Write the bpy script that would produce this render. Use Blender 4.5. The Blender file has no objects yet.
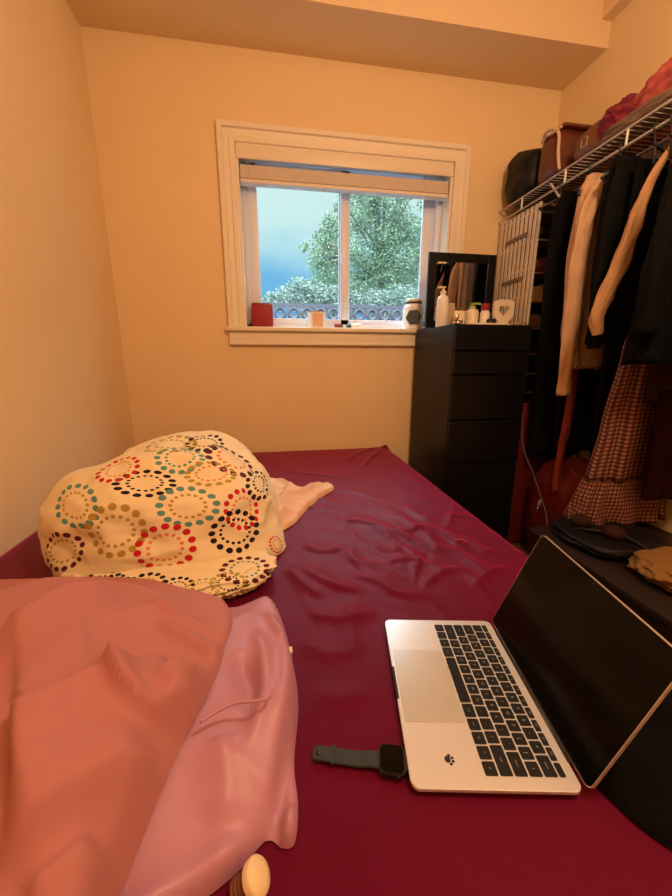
import bpy, bmesh, math, random
import numpy as np
from mathutils import Vector, Matrix, noise
random.seed(7); np.random.seed(7)
C = bpy.context.scene.collection
PI = math.pi

# ---------------------------------------------------------------- camera
CAM = Vector((.7959, -2.2053, 1.053)); YAW, PITCH, ROLL, F = .1673, -.2353, .0007, 365.6
fw = Vector((math.sin(YAW)*math.cos(PITCH), math.cos(YAW)*math.cos(PITCH), math.sin(PITCH)))
rt = Vector((math.cos(YAW), -math.sin(YAW), 0)); up = rt.cross(fw)
rt, up = rt*math.cos(ROLL)+up*math.sin(ROLL), -rt*math.sin(ROLL)+up*math.cos(ROLL)
cd = bpy.data.cameras.new('camera'); cam = bpy.data.objects.new('camera', cd); C.objects.link(cam)
cam.matrix_world = Matrix(((rt.x, up.x, -fw.x, CAM.x), (rt.y, up.y, -fw.y, CAM.y), (rt.z, up.z, -fw.z, CAM.z), (0, 0, 0, 1)))
cd.sensor_fit = 'VERTICAL'; cd.sensor_height = 36; cd.lens = 36*F/896; cd.clip_start = .01
bpy.context.scene.camera = cam

def at(px, py, ax, val):
    """where the sight line through a photo pixel meets the plane ax = val"""
    d = fw + rt*((px-336)/F) - up*((py-448)/F); i = 'xyz'.index(ax)
    return CAM + d*((val-CAM[i])/d[i])

# ---------------------------------------------------------------- materials
def nodes(name):
    m = bpy.data.materials.new(name); m.use_nodes = True
    return m, m.node_tree.nodes, m.node_tree.links, m.node_tree.nodes['Principled BSDF']
def mat(name, col, rough=.6, metal=0., bump=0., scale=200., var=0., vscale=8., sheen=0., spec=.5, coat=0., stretch=None, emit=None):
    m, N, L, b = nodes(name)
    c = (*col, 1)
    b.inputs['Base Color'].default_value = c; b.inputs['Roughness'].default_value = rough
    b.inputs['Metallic'].default_value = metal; b.inputs['Specular IOR Level'].default_value = spec
    b.inputs['Coat Weight'].default_value = coat
    if sheen: b.inputs['Sheen Weight'].default_value = sheen; b.inputs['Sheen Roughness'].default_value = .4
    if sheen: b.inputs['Sheen Tint'].default_value = (*[min(1, .5+x) for x in col], 1)
    tc = N.new('ShaderNodeTexCoord'); mp = N.new('ShaderNodeMapping'); L.new(tc.outputs['Object'], mp.inputs[0])
    if stretch: mp.inputs['Scale'].default_value = stretch
    if var:
        n = N.new('ShaderNodeTexNoise'); n.inputs['Scale'].default_value = vscale; n.inputs['Detail'].default_value = 5
        L.new(mp.outputs[0], n.inputs['Vector'])
        r = N.new('ShaderNodeMapRange'); r.inputs['From Min'].default_value = .3; r.inputs['From Max'].default_value = .7
        r.inputs['To Min'].default_value = 1-var; r.inputs['To Max'].default_value = 1+var
        L.new(n.outputs['Fac'], r.inputs['Value'])
        x = N.new('ShaderNodeVectorMath'); x.operation = 'SCALE'; x.inputs[0].default_value = col
        L.new(r.outputs[0], x.inputs['Scale']); L.new(x.outputs[0], b.inputs['Base Color'])
    if bump:
        n = N.new('ShaderNodeTexNoise'); n.inputs['Scale'].default_value = scale; n.inputs['Detail'].default_value = 4
        L.new(mp.outputs[0], n.inputs['Vector'])
        bp = N.new('ShaderNodeBump'); bp.inputs['Strength'].default_value = bump; bp.inputs['Distance'].default_value = .002
        L.new(n.outputs['Fac'], bp.inputs['Height']); L.new(bp.outputs[0], b.inputs['Normal'])
    if emit:
        b.inputs['Emission Color'].default_value = (*emit[:3], 1); b.inputs['Emission Strength'].default_value = emit[3]
    return m
M = {}
M['wall'] = mat('wall paint', (.82, .61, .34), .75, bump=.25, scale=60, var=.02, vscale=3)
M['ceiling'] = mat('ceiling paint', (.82, .61, .36), .8, bump=.25, scale=90)
M['floor'] = mat('floor wood', (.16, .08, .04), .4, var=.3, vscale=6, stretch=(1, 12, 1))
M['trim'] = mat('white trim paint', (.84, .73, .57), .4, bump=.05, scale=30)
M['vinyl'] = mat('window vinyl', (.74, .76, .88), .35)
M['blind'] = mat('blind slats', (.80, .68, .58), .5)
M['glass_clear'] = None
M['black_wood'] = mat('black brown veneer', (.005, .0045, .0048), .38, bump=.04, scale=60, stretch=(1, 1, .1), spec=.22)
M['black_gap'] = mat('dark gap', (.002, .002, .002), .9)
M['mirror'] = mat('mirror silvering', (.8, .8, .8), .03, metal=1)
M['sheet'] = mat('burgundy satin sheet', (.098, .0042, .020), .48, bump=.08, scale=500, sheen=1., spec=.30, var=.06, vscale=4)
M['sheet'].node_tree.nodes['Principled BSDF'].inputs['Specular Tint'].default_value = (1., .14, .38, 1)
M['sheet'].node_tree.nodes['Principled BSDF'].inputs['Sheen Tint'].default_value = (1., .10, .38, 1)
M['sheet'].node_tree.nodes['Principled BSDF'].inputs['Sheen Roughness'].default_value = .35
M['mattress'] = mat('mattress ticking', (.7, .66, .6), .8)
M['bedbase'] = mat('bed base fabric', (.02, .015, .015), .9)
M['pink'] = mat('dusty pink jersey', (.46, .185, .19), .75, bump=.15, scale=900, sheen=.12, spec=.2)
M['rose'] = mat('rose pink satin', (.47, .22, .33), .42, bump=.08, scale=700, sheen=.1, spec=.4)
M['peach'] = mat('peach cotton', (.74, .45, .29), .8, bump=.3, scale=300, sheen=.2)
M['alu'] = mat('laptop aluminium', (.86, .90, .97), .30, metal=.6, bump=.02, scale=2500)  # metal itself is neutral; the cool tint stands in for window light
M['alu_edge'] = mat('laptop edge aluminium', (.80, .78, .76), .3, metal=.7)
M['trackpad'] = mat('trackpad glass', (.80, .90, 1.), .22, metal=.7)  # blue tint puts the window's reflection into the base colour
M['key'] = mat('black key plastic', (.008, .008, .009), .5, spec=.3)
M['legend'] = mat('key legend grey', (.42, .40, .38), .6)
M['screen'] = mat('screen glass', (.003, .003, .003), .15, spec=.12)
M['hinge'] = mat('hinge plastic', (.012, .012, .013), .5)
M['strap'] = mat('charcoal watch band', (.020, .030, .036), .55)
M['watch'] = mat('space grey watch case', (.06, .055, .055), .3, metal=.8)
M['paw'] = mat('paw print vinyl', (.02, .01, .02), .4)
M['fuzzy'] = mat('black fleece', (.004, .0035, .0035), .95, bump=1., scale=250, sheen=.05, spec=.1)
M['black_cloth'] = mat('black cloth', (.0032, .003, .003), .85, bump=.4, scale=300, sheen=.02, spec=.1)
M['charcoal_cloth'] = mat('charcoal cloth', (.0055, .005, .005), .85, bump=.4, scale=300, sheen=.02, spec=.1)
M['khaki'] = mat('khaki cotton', (.58, .35, .20), .8, bump=.3, scale=300, var=.1, vscale=12)
M['tan'] = mat('tan twill', (.48, .25, .11), .75, bump=.3, scale=300, var=.08, vscale=12)
M['cream_cloth'] = mat('cream knit', (.62, .45, .30), .85, bump=.5, scale=250)
M['maroon'] = mat('maroon velvet', (.018, .002, .002), .85, spec=.1)
M['brown_cloth'] = mat('brown wool', (.035, .013, .007), .9, spec=.1, bump=.4, scale=300)
M['red_cloth'] = mat('red fabric', (.125, .003, .003), .7, bump=.3, scale=250)
M['red_strap'] = mat('rust red cloth', (.20, .02, .01), .8)
M['wire'] = mat('white coated wire', (.72, .66, .60), .35)
M['black_leather'] = mat('black leather', (.006, .005, .005), .5, bump=.4, scale=120, spec=.25)
M['brown_leather'] = mat('brown leather', (.11, .022, .010), .38, bump=.4, scale=120, var=.2, vscale=20)
M['boot'] = mat('tan brown leather', (.15, .055, .022), .45, bump=.4, scale=120, var=.2, vscale=20)
M['gold'] = mat('pale gold metal', (.75, .55, .35), .25, metal=.9)
M['plum'] = mat('plum red cloth', (.20, .012, .030), .8, bump=.3, scale=200, var=.3, vscale=25)
M['coral'] = mat('coral pink cloth', (.48, .09, .075), .8, bump=.3, scale=200, var=.2, vscale=12)
M['taupe'] = mat('taupe cloth', (.20, .12, .075), .85, bump=.3, scale=200, var=.2, vscale=12)
M['slat'] = mat('cream slats', (.66, .55, .44), .5)
M['slat_back'] = mat('organizer lining', (.20, .14, .10), .8)
M['shelf_board'] = mat('organizer shelf', (.30, .17, .10), .6)
M['cream'] = mat('cream plastic', (.82, .68, .50), .4)
M['white_plastic'] = mat('white plastic', (.84, .78, .72), .35)
M['peach_plastic'] = mat('peach plastic', (.80, .42, .28), .45)
M['tan_card'] = mat('tan card', (.52, .36, .22), .6)
M['lime'] = mat('lime green plastic', (.36, .50, .10), .4)
M['red_cap'] = mat('red cap', (.30, .02, .03), .35)
M['red_box'] = mat('crimson lacquer', (.30, .004, .014), .5)
M['red_top'] = mat('dark red rim', (.12, .01, .02), .5)
M['dark_green'] = mat('dark green plastic', (.02, .05, .04), .4)
M['dark_grey'] = mat('dark grey label', (.035, .045, .045), .5)
M['label_peach'] = mat('peach label', (.80, .50, .32), .6)
M['wax'] = mat('candle wax', (.84, .72, .66), .5)
M['dark_wood'] = mat('dark brown wood', (.018, .008, .005), .5, var=.2, vscale=8, stretch=(1, 8, 1))
M['gold_cloth'] = mat('mustard cloth', (.22, .10, .015), .8, bump=.4, scale=150)
M['cord'] = mat('white cable', (.20, .17, .17), .5)
M['cap_cream'] = mat('cream cap', (.82, .66, .42), .5)
M['ribbed'] = mat('brown ribbed rubber', (.16, .05, .03), .6)
M['leaf'] = mat('leaves', (.22, .31, .20), .6, var=.3, vscale=3)
M['leaf_blue'] = mat('bluish leaves', (.22, .28, .25), .6, var=.3, vscale=3)  # bluer, greyer green than the tree leaves
M['bark'] = mat('bark', (.16, .15, .14), .9)
M['rail'] = mat('grey fence paint', (.13, .115, .15), .6)
M['ground'] = mat('pale gravel', (.45, .42, .42), .9, bump=.5, scale=40)
M['skin_tag'] = mat('cream tag', (.80, .62, .40), .6)
def glass_mat(name, tint=(1, 1, 1), refl=.02):
    m = bpy.data.materials.new(name); m.use_nodes = True; N = m.node_tree.nodes; L = m.node_tree.links; N.clear()
    o = N.new('ShaderNodeOutputMaterial'); mx = N.new('ShaderNodeMixShader'); t = N.new('ShaderNodeBsdfTransparent')
    g = N.new('ShaderNodeBsdfGlossy'); g.inputs['Roughness'].default_value = .02; t.inputs[0].default_value = (*tint, 1)
    fr = N.new('ShaderNodeFresnel'); fr.inputs[0].default_value = 1.4
    k = N.new('ShaderNodeMath'); k.operation = 'MULTIPLY'; k.inputs[1].default_value = refl
    L.new(fr.outputs[0], k.inputs[0]); L.new(k.outputs[0], mx.inputs[0]); L.new(t.outputs[0], mx.inputs[1]); L.new(g.outputs[0], mx.inputs[2]); L.new(mx.outputs[0], o.inputs[0])
    return m
M['glass'] = glass_mat('window glass', (.93, .97, .97))
M['jar_glass'] = glass_mat('jar glass', (.86, .84, .84), 1.)

# ring-dot print: an explicit list of dotted rings in the fabric's own UV (metres)
def ring_material(name, base, rings):
    g = bpy.data.node_groups.new('dotted ring', 'ShaderNodeTree')
    I = g.interface
    for n, t in (('UV', 'NodeSocketVector'), ('Center', 'NodeSocketVector'), ('Rx', 'NodeSocketFloat'), ('Squash', 'NodeSocketFloat'), ('Rot', 'NodeSocketFloat'), ('Color', 'NodeSocketColor'), ('Inner', 'NodeSocketColor'), ('Below', 'NodeSocketColor')):
        I.new_socket(n, in_out='INPUT', socket_type=t)
    I.new_socket('Color', in_out='OUTPUT', socket_type='NodeSocketColor')
    N = g.nodes; L = g.links; gi = N.new('NodeGroupInput'); go = N.new('NodeGroupOutput')
    def mth(op, a, b=None, c=None):
        n = N.new('ShaderNodeMath'); n.operation = op
        for i, v in enumerate((a, b, c)):
            if v is None: continue
            if isinstance(v, (int, float)): n.inputs[i].default_value = v
            else: L.new(v, n.inputs[i])
        return n.outputs[0]
    sub = N.new('ShaderNodeVectorMath'); sub.operation = 'SUBTRACT'; L.new(gi.outputs['UV'], sub.inputs[0]); L.new(gi.outputs['Center'], sub.inputs[1])
    ro = N.new('ShaderNodeVectorRotate'); ro.rotation_type = 'Z_AXIS'; L.new(sub.outputs[0], ro.inputs['Vector']); L.new(gi.outputs['Rot'], ro.inputs['Angle'])
    sp = N.new('ShaderNodeSeparateXYZ'); L.new(ro.outputs[0], sp.inputs[0])
    x = mth('DIVIDE', sp.outputs[0], gi.outputs['Rx']); y = mth('DIVIDE', mth('DIVIDE', sp.outputs[1], gi.outputs['Rx']), gi.outputs['Squash'])
    r = mth('SQRT', mth('ADD', mth('MULTIPLY', x, x), mth('MULTIPLY', y, y))); a = mth('ARCTAN2', y, x)
    def ring(r0, n, dot):
        t = mth('MULTIPLY', mth('SUBTRACT', mth('FRACT', mth('MULTIPLY', a, n/(2*PI))), .5), 2*PI*r0/n)
        dr = mth('SUBTRACT', r, r0)
        d = mth('SQRT', mth('ADD', mth('MULTIPLY', t, t), mth('MULTIPLY', dr, dr)))
        return mth('LESS_THAN', d, dot)
    prev = gi.outputs['Below']
    for (r0, n, dot, key) in ((1., 15, .145, 'Color'), (.62, 16, .075, 'Inner')):
        mx = N.new('ShaderNodeMix'); mx.data_type = 'RGBA'; L.new(ring(r0, n, dot), mx.inputs['Factor'])
        L.new(prev, mx.inputs[6]); L.new(gi.outputs[key], mx.inputs[7]); prev = mx.outputs[2]
    L.new(prev, go.inputs[0])
    m, N2, L2, b = nodes(name)
    b.inputs['Roughness'].default_value = .8; b.inputs['Sheen Weight'].default_value = .1; b.inputs['Specular IOR Level'].default_value = .2
    uv = N2.new('ShaderNodeUVMap'); prev = None
    for (cx, cy, rx, sq, rot, col, inn) in rings:
        n = N2.new('ShaderNodeGroup'); n.node_tree = g; L2.new(uv.outputs[0], n.inputs['UV'])
        n.inputs['Center'].default_value = (cx, cy, 0); n.inputs['Rx'].default_value = rx; n.inputs['Squash'].default_value = sq; n.inputs['Rot'].default_value = rot
        n.inputs['Color'].default_value = (*col, 1); n.inputs['Inner'].default_value = (*inn, 1)
        if prev: L2.new(prev, n.inputs['Below'])
        else: n.inputs['Below'].default_value = (*base, 1)
        prev = n.outputs[0]
    L2.new(prev, b.inputs['Base Color'])
    return m

# gingham weave in UV (metres)
def gingham(name, a, b_, c, period):
    m, N, L, b = nodes(name); b.inputs['Roughness'].default_value = .85
    uv = N.new('ShaderNodeUVMap'); sp = N.new('ShaderNodeSeparateXYZ'); L.new(uv.outputs[0], sp.inputs[0])
    fs = []
    for i in range(2):
        k = N.new('ShaderNodeMath'); k.operation = 'MULTIPLY'; k.inputs[1].default_value = 1/period; L.new(sp.outputs[i], k.inputs[0])
        f = N.new('ShaderNodeMath'); f.operation = 'FRACT'; L.new(k.outputs[0], f.inputs[0])
        s = N.new('ShaderNodeMath'); s.operation = 'LESS_THAN'; s.inputs[1].default_value = .5; L.new(f.outputs[0], s.inputs[0]); fs.append(s.outputs[0])
    ad = N.new('ShaderNodeMath'); ad.operation = 'ADD'; L.new(fs[0], ad.inputs[0]); L.new(fs[1], ad.inputs[1])
    h = N.new('ShaderNodeMath'); h.operation = 'MULTIPLY'; h.inputs[1].default_value = .5; L.new(ad.outputs[0], h.inputs[0])
    cr = N.new('ShaderNodeValToRGB'); cr.color_ramp.interpolation = 'CONSTANT'
    e = cr.color_ramp.elements; e[0].position = 0; e[0].color = (*a, 1); e[1].position = .75; e[1].color = (*c, 1)
    q = e.new(.25); q.color = (*b_, 1)
    L.new(h.outputs[0], cr.inputs[0]); L.new(cr.outputs[0], b.inputs['Base Color'])
    return m
M['gingham'] = gingham('red and cream gingham', (.30, .14, .085), (.12, .026, .016), (.04, .006, .006), .016)

# ---------------------------------------------------------------- mesh helpers
def box(bm, x0, x1, y0, y1, z0, z1, bev=0., seg=2, mi=0):
    r = bmesh.ops.create_cube(bm, size=1)
    for v in r['verts']:
        v.co = Vector(((x0+x1)/2+v.co.x*(x1-x0), (y0+y1)/2+v.co.y*(y1-y0), (z0+z1)/2+v.co.z*(z1-z0)))
    vs = r['verts']
    if bev:
        es = list({e for v in vs for e in v.link_edges})
        rr = bmesh.ops.bevel(bm, geom=es, offset=bev, segments=seg, affect='EDGES', profile=.5)
        if mi:
            for f in rr['faces']: f.material_index = mi
    return bm
def tube(bm, pts, r, n=8, close=False):
    pts = [Vector(p) for p in pts]; rings = []; m = len(pts); prev = None
    for i, p in enumerate(pts):
        if close: t = (pts[(i+1) % m]-pts[i-1]).normalized()
        else: t = ((pts[min(i+1, m-1)])-(pts[max(i-1, 0)])).normalized()
        if prev is None:
            a = Vector((0, 0, 1)) if abs(t.z) < .9 else Vector((1, 0, 0)); u = t.cross(a).normalized()
        else: u = (prev-t*prev.dot(t)).normalized()
        prev = u; w = t.cross(u); rr = r[i] if isinstance(r, (list, tuple)) else r
        rings.append([bm.verts.new(p+(u*math.cos(2*PI*k/n)+w*math.sin(2*PI*k/n))*rr) for k in range(n)])
    for i in range(m if close else m-1):
        A, B = rings[i], rings[(i+1) % m]
        for k in range(n): bm.faces.new((A[k], A[(k+1) % n], B[(k+1) % n], B[k]))
    if not close: bm.faces.new(rings[0][::-1]); bm.faces.new(rings[-1])
    return bm
def smooth_path(pts, k=6):
    pts = [Vector(p) for p in pts]; out = []
    for i in range(len(pts)-1):
        p0 = pts[max(i-1, 0)]; p1 = pts[i]; p2 = pts[i+1]; p3 = pts[min(i+2, len(pts)-1)]
        for j in range(k):
            t = j/k; out.append(.5*((2*p1)+(p2-p0)*t+(2*p0-5*p1+4*p2-p3)*t*t+(3*p1-p0-3*p2+p3)*t**3))
    out.append(pts[-1]); return out
def lathe(bm, prof, c=(0, 0, 0), n=24, mtx=None):
    """profile of (radius, z) pairs revolved about z"""
    rings = []
    for (r, z) in prof:
        ring = []
        for k in range(n):
            v = Vector((r*math.cos(2*PI*k/n), r*math.sin(2*PI*k/n), z))
            if mtx: v = mtx @ v
            ring.append(bm.verts.new(v+Vector(c)))
        rings.append(ring)
    for A, B in zip(rings, rings[1:]):
        for k in range(n): bm.faces.new((A[k], A[(k+1) % n], B[(k+1) % n], B[k]))
    bm.faces.new(rings[0][::-1]); bm.faces.new(rings[-1]); return bm
def prism(bm, poly, z0, z1, mtx=None):
    a = []; b = []
    for (x, y) in poly:
        p = Vector((x, y, z0)); q = Vector((x, y, z1))
        if mtx: p = mtx @ p; q = mtx @ q
        a.append(bm.verts.new(p)); b.append(bm.verts.new(q))
    n = len(poly); bm.faces.new(a[::-1]); bm.faces.new(b)
    for i in range(n): bm.faces.new((a[i], a[(i+1) % n], b[(i+1) % n], b[i]))
    return bm
def rrect(x0, x1, y0, y1, r, n=5):
    out = []
    for (cx, cy, a0) in ((x1-r, y1-r, 0), (x0+r, y1-r, 90), (x0+r, y0+r, 180), (x1-r, y0+r, 270)):
        for k in range(n+1):
            a = math.radians(a0+90*k/n); out.append((cx+r*math.cos(a), cy+r*math.sin(a)))
    return out
def obj(name, bm, mats, parent=None, smooth=False, angle=None):
    me = bpy.data.meshes.new(name)
    if isinstance(bm, bmesh.types.BMesh):
        bmesh.ops.recalc_face_normals(bm, faces=bm.faces); bm.to_mesh(me); bm.free()
    else: me = bm
    for m in (mats if isinstance(mats, (list, tuple)) else [mats]): me.materials.append(m)
    if smooth:
        for p in me.polygons: p.use_smooth = True
        if angle: me.set_sharp_from_angle(angle=math.radians(angle))
    o = bpy.data.objects.new(name, me); C.objects.link(o)
    if parent is not None:
        o.parent = parent; o.matrix_parent_inverse = world(parent).inverted()
    return o
def world(o):
    w = Matrix.LocRotScale(o.location, o.rotation_euler, o.scale)
    return (world(o.parent) @ o.matrix_parent_inverse @ w) if o.parent else w
def tag(o, label, cat, group=None, kind=None):
    o['label'] = label; o['category'] = cat
    if group: o['group'] = group
    if kind: o['kind'] = kind
    return o
def thing(name, label, cat, loc=(0, 0, 0), group=None):
    o = bpy.data.objects.new(name, None); C.objects.link(o); o.location = loc; o.empty_display_size = .05
    return tag(o, label, cat, group)
def struct(name, bm, m, parent=None, label=None, **k):
    o = obj(name, bm, m, parent, **k)
    if parent is None: o['kind'] = 'structure'
    if label: o['label'] = label
    return o
def B(*a, **k): return box(bmesh.new(), *a, **k)

def blob(c, semi, amp=.1, freq=3., seed=0, flat=None, nu=96, nv=64, power=2.4, lobes=(), rotz=0, fine=0.):
    """a lumpy closed heap of cloth; returns bmesh"""
    bm = bmesh.new(); rings = []; c = Vector(c); off = Vector((seed*7.3, seed*3.1, seed*5.7))
    cr, sr = math.cos(rotz), math.sin(rotz)
    def pt(th, ph):
        d = Vector((math.cos(ph)*math.sin(th), math.sin(ph)*math.sin(th), math.cos(th)))
        s = (abs(d.x)**power+abs(d.y)**power+abs(d.z)**power)**(-1/power)
        n = noise.fractal(d*freq*.5+off, .9, 2.1, 4)
        rg = 1-abs(noise.noise(d*freq+off*1.7))*2
        k = 1+amp*(n*.8+rg*.35)
        if fine: k += fine*(1-abs(noise.noise(d*freq*3.3+off))*3)
        for (ld, la, lw) in lobes:
            l = Vector(ld).normalized(); k += la*math.exp(-((1-d.dot(l))/lw))
        p = d*s*k; p = Vector((p.x*semi[0], p.y*semi[1], p.z*semi[2]))
        p = Vector((p.x*cr-p.y*sr, p.x*sr+p.y*cr, p.z))+c
        if flat is not None and p.z < flat: p.z = flat
        return p
    top = bm.verts.new(pt(0.0001, 0)); bot = bm.verts.new(pt(PI-.0001, 0))
    for i in range(1, nv):
        rings.append([bm.verts.new(pt(PI*i/nv, 2*PI*j/nu)) for j in range(nu)])
    for k in range(nu): bm.faces.new((top, rings[0][k], rings[0][(k+1) % nu])); bm.faces.new((bot, rings[-1][(k+1) % nu], rings[-1][k]))
    for A, Bq in zip(rings, rings[1:]):
        for k in range(nu): bm.faces.new((A[k], Bq[k], Bq[(k+1) % nu], A[(k+1) % nu]))
    return bm

def dist_poly(X, Y, poly, closed=False):
    """distance and signed side to a polyline"""
    D = np.full(X.shape, 1e9); S = np.zeros(X.shape); PX = np.zeros(X.shape); PY = np.zeros(X.shape); T = np.zeros(X.shape)
    n = len(poly); m = n if closed else n-1; Lt = 0
    seg = [math.hypot(poly[(i+1) % n][0]-poly[i][0], poly[(i+1) % n][1]-poly[i][1]) for i in range(m)]; tot = sum(seg)+1e-9
    for i in range(m):
        ax, ay = poly[i][:2]; bx, by = poly[(i+1) % n][:2]; dx, dy = bx-ax, by-ay; l2 = dx*dx+dy*dy+1e-12
        t = np.clip(((X-ax)*dx+(Y-ay)*dy)/l2, 0, 1); qx = ax+t*dx; qy = ay+t*dy
        d = np.hypot(X-qx, Y-qy); k = d < D
        D[k] = d[k]; S[k] = np.sign(dx*(Y-ay)-dy*(X-ax))[k]; PX[k] = qx[k]; PY[k] = qy[k]; T[k] = ((Lt+t*seg[i])/tot)[k]
        Lt += seg[i]
    return D, S, PX, PY, T
def inside(X, Y, poly):
    r = np.zeros(X.shape, bool); n = len(poly)
    for i in range(n):
        x1, y1 = poly[i][:2]; x2, y2 = poly[(i+1) % n][:2]
        if y1 == y2: continue
        r ^= ((y1 > Y) != (y2 > Y)) & (X < (x2-x1)*(Y-y1)/(y2-y1)+x1)
    return r
def ease(x): x = np.clip(x, 0, 1); return x*x*(3-2*x)
def creases(X, Y, folds):
    """folds: (polyline, amplitude, width on the left side, width on the right side)"""
    H = np.zeros(X.shape)
    for poly, amp, wl, wr in folds:
        if len(poly) > 2: poly = [tuple(v)[:2] for v in smooth_path([(p[0], p[1], 0) for p in poly], 5)]
        D, S, _, _, T = dist_poly(X, Y, poly)
        w = np.where(S > 0, wl, wr); ends = ease(np.sin(np.clip(T, 0, 1)*PI)*1.25)
        H += amp*np.exp(-(D/w)**1.3)*ends
    return H
def nz(X, Y, sc, seed=0, sx=1., sy=1., oct=3):
    out = np.empty(X.shape); f = out.ravel(); xs = X.ravel()*sc*sx; ys = Y.ravel()*sc*sy
    for i in range(xs.size): f[i] = noise.fractal(Vector((xs[i], ys[i], seed*9.1)), 1., 2., oct)
    return out
def pile(outline, hfun, z0, cell=.007, edge=.03, under=.002, base=None):
    """a cloth lying on the bed: outline on the bed plane, hfun(X,Y,D) the height above it"""
    ol = [tuple(v)[:2] for v in smooth_path([(p[0], p[1], 0) for p in outline+[outline[0]]], 6)][:-1]
    xs = [p[0] for p in ol]; ys = [p[1] for p in ol]
    gx = np.arange(min(xs)-cell, max(xs)+cell*2, cell); gy = np.arange(min(ys)-cell, max(ys)+cell*2, cell)
    X, Y = np.meshgrid(gx, gy, indexing='ij'); D, S, PX, PY, T = dist_poly(X, Y, ol, True); IN = inside(X, Y, ol)
    Di = np.where(IN, D, 0.); near = (~IN) & (D < cell*1.5)
    Xs = np.where(near, PX, X); Ys = np.where(near, PY, Y)
    k = np.sqrt(np.clip(1-(1-np.clip(Di/edge, 0, 1))**2, 0, 1))
    H = z0+under+k*hfun(X, Y, Di)
    H = np.where(IN, H, z0+under); ok = IN | near
    if base is not None:                      # lies on top of another cloth where they overlap
        b_ = base(Xs, Ys)+.004+k*.012; s_ = .012; t_ = np.clip(.5+.5*(H-b_)/s_, 0, 1); H = b_*(1-t_)+H*t_+s_*t_*(1-t_)
    bm = bmesh.new(); V = {}
    for i in range(X.shape[0]-1):
        for j in range(X.shape[1]-1):
            q = ((i, j), (i+1, j), (i+1, j+1), (i, j+1))
            if all(ok[a] for a in q) and any(IN[a] for a in q):
                vs = []
                for a in q:
                    if a not in V: V[a] = bm.verts.new((Xs[a], Ys[a], H[a]))
                    vs.append(V[a])
                try: bm.faces.new(vs)
                except ValueError: pass
    uvl = bm.loops.layers.uv.new('UVMap')
    for f in bm.faces:
        for l in f.loops: l[uvl].uv = (l.vert.co.x, l.vert.co.y)
    return bm

def garment(levels, folds=7, amp=.012, seed=0, n=72, m=44, hem=.0, flip=False):
    """hanging cloth: levels (z, x_left, x_right, y, half_thickness) from the top down, with folds deepening towards the hem"""
    bm = bmesh.new(); lv = [Vector((l[1], l[2], l[3])) for l in levels]; zt = [l[0] for l in levels]; th = [l[4] for l in levels]
    uvl = bm.loops.layers.uv.new('UVMap'); rings = []; uvs = []
    for i in range(m+1):
        t = i/m; z = zt[0]+(zt[-1]-zt[0])*t
        k = 0
        while k < len(zt)-2 and z < zt[k+1]: k += 1
        u = (z-zt[k])/(zt[k+1]-zt[k]+1e-9); u = max(0, min(1, u)); u = u*u*(3-2*u)
        xl = lv[k].x+(lv[k+1].x-lv[k].x)*u; xr = lv[k].y+(lv[k+1].y-lv[k].y)*u; yy = lv[k].z+(lv[k+1].z-lv[k].z)*u; h = th[k]+(th[k+1]-th[k])*u
        ring = []; ru = []; cx = (xl+xr)/2; hx = (xr-xl)/2; arc = 0; last = None
        for j in range(n):
            a = 2*PI*j/n; ca, sa = math.cos(a), math.sin(a)
            ex = math.copysign(abs(ca)**.8, ca); ey = math.copysign(abs(sa)**.6, sa)
            wob = noise.noise(Vector((ca*1.3+seed*4.1, sa*1.3, t*1.2)))*1.6
            f = math.sin(folds*a+wob*3+seed)*.6+noise.noise(Vector((ca*2.6+seed, sa*2.6, t*2.2+seed)))*.9
            g = amp*(.25+1.1*t)*f
            p = Vector((cx+ex*(hx+g*.5), yy+ey*(h+g*.9)+g*.25, z+hem*math.sin(a*2+seed)*t+ noise.noise(Vector((ca*2, sa*2, seed)))*.01*t))
            if last is not None: arc += (p.xy-last.xy).length
            last = p; ring.append(bm.verts.new(p)); ru.append(arc)
        rings.append(ring); uvs.append((ru, z))
    for i in range(m):
        A, Bq = rings[i], rings[i+1]
        for j in range(n):
            jj = (j+1) % n; f = bm.faces.new((A[j], A[jj], Bq[jj], Bq[j]))
            base = uvs[m//2][0]; u1 = base[j]; u2 = base[jj] if jj else base[j]+(base[1]-base[0])
            for l, uv in zip(f.loops, ((u1, uvs[i][1]), (u2, uvs[i][1]), (u2, uvs[i+1][1]), (u1, uvs[i+1][1]))): l[uvl].uv = uv
    def cap(ring, dz, s):
        c = sum((v.co for v in ring), Vector())/n
        inner = [bm.verts.new(c+(v.co-c)*s+Vector((0, 0, dz))) for v in ring]
        for j in range(n): bm.faces.new((ring[j], inner[j], inner[(j+1) % n], ring[(j+1) % n]))
        bm.faces.new(inner)
    cap(rings[0], .008, .6); cap(rings[-1], .03, .85)
    return bm
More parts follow.
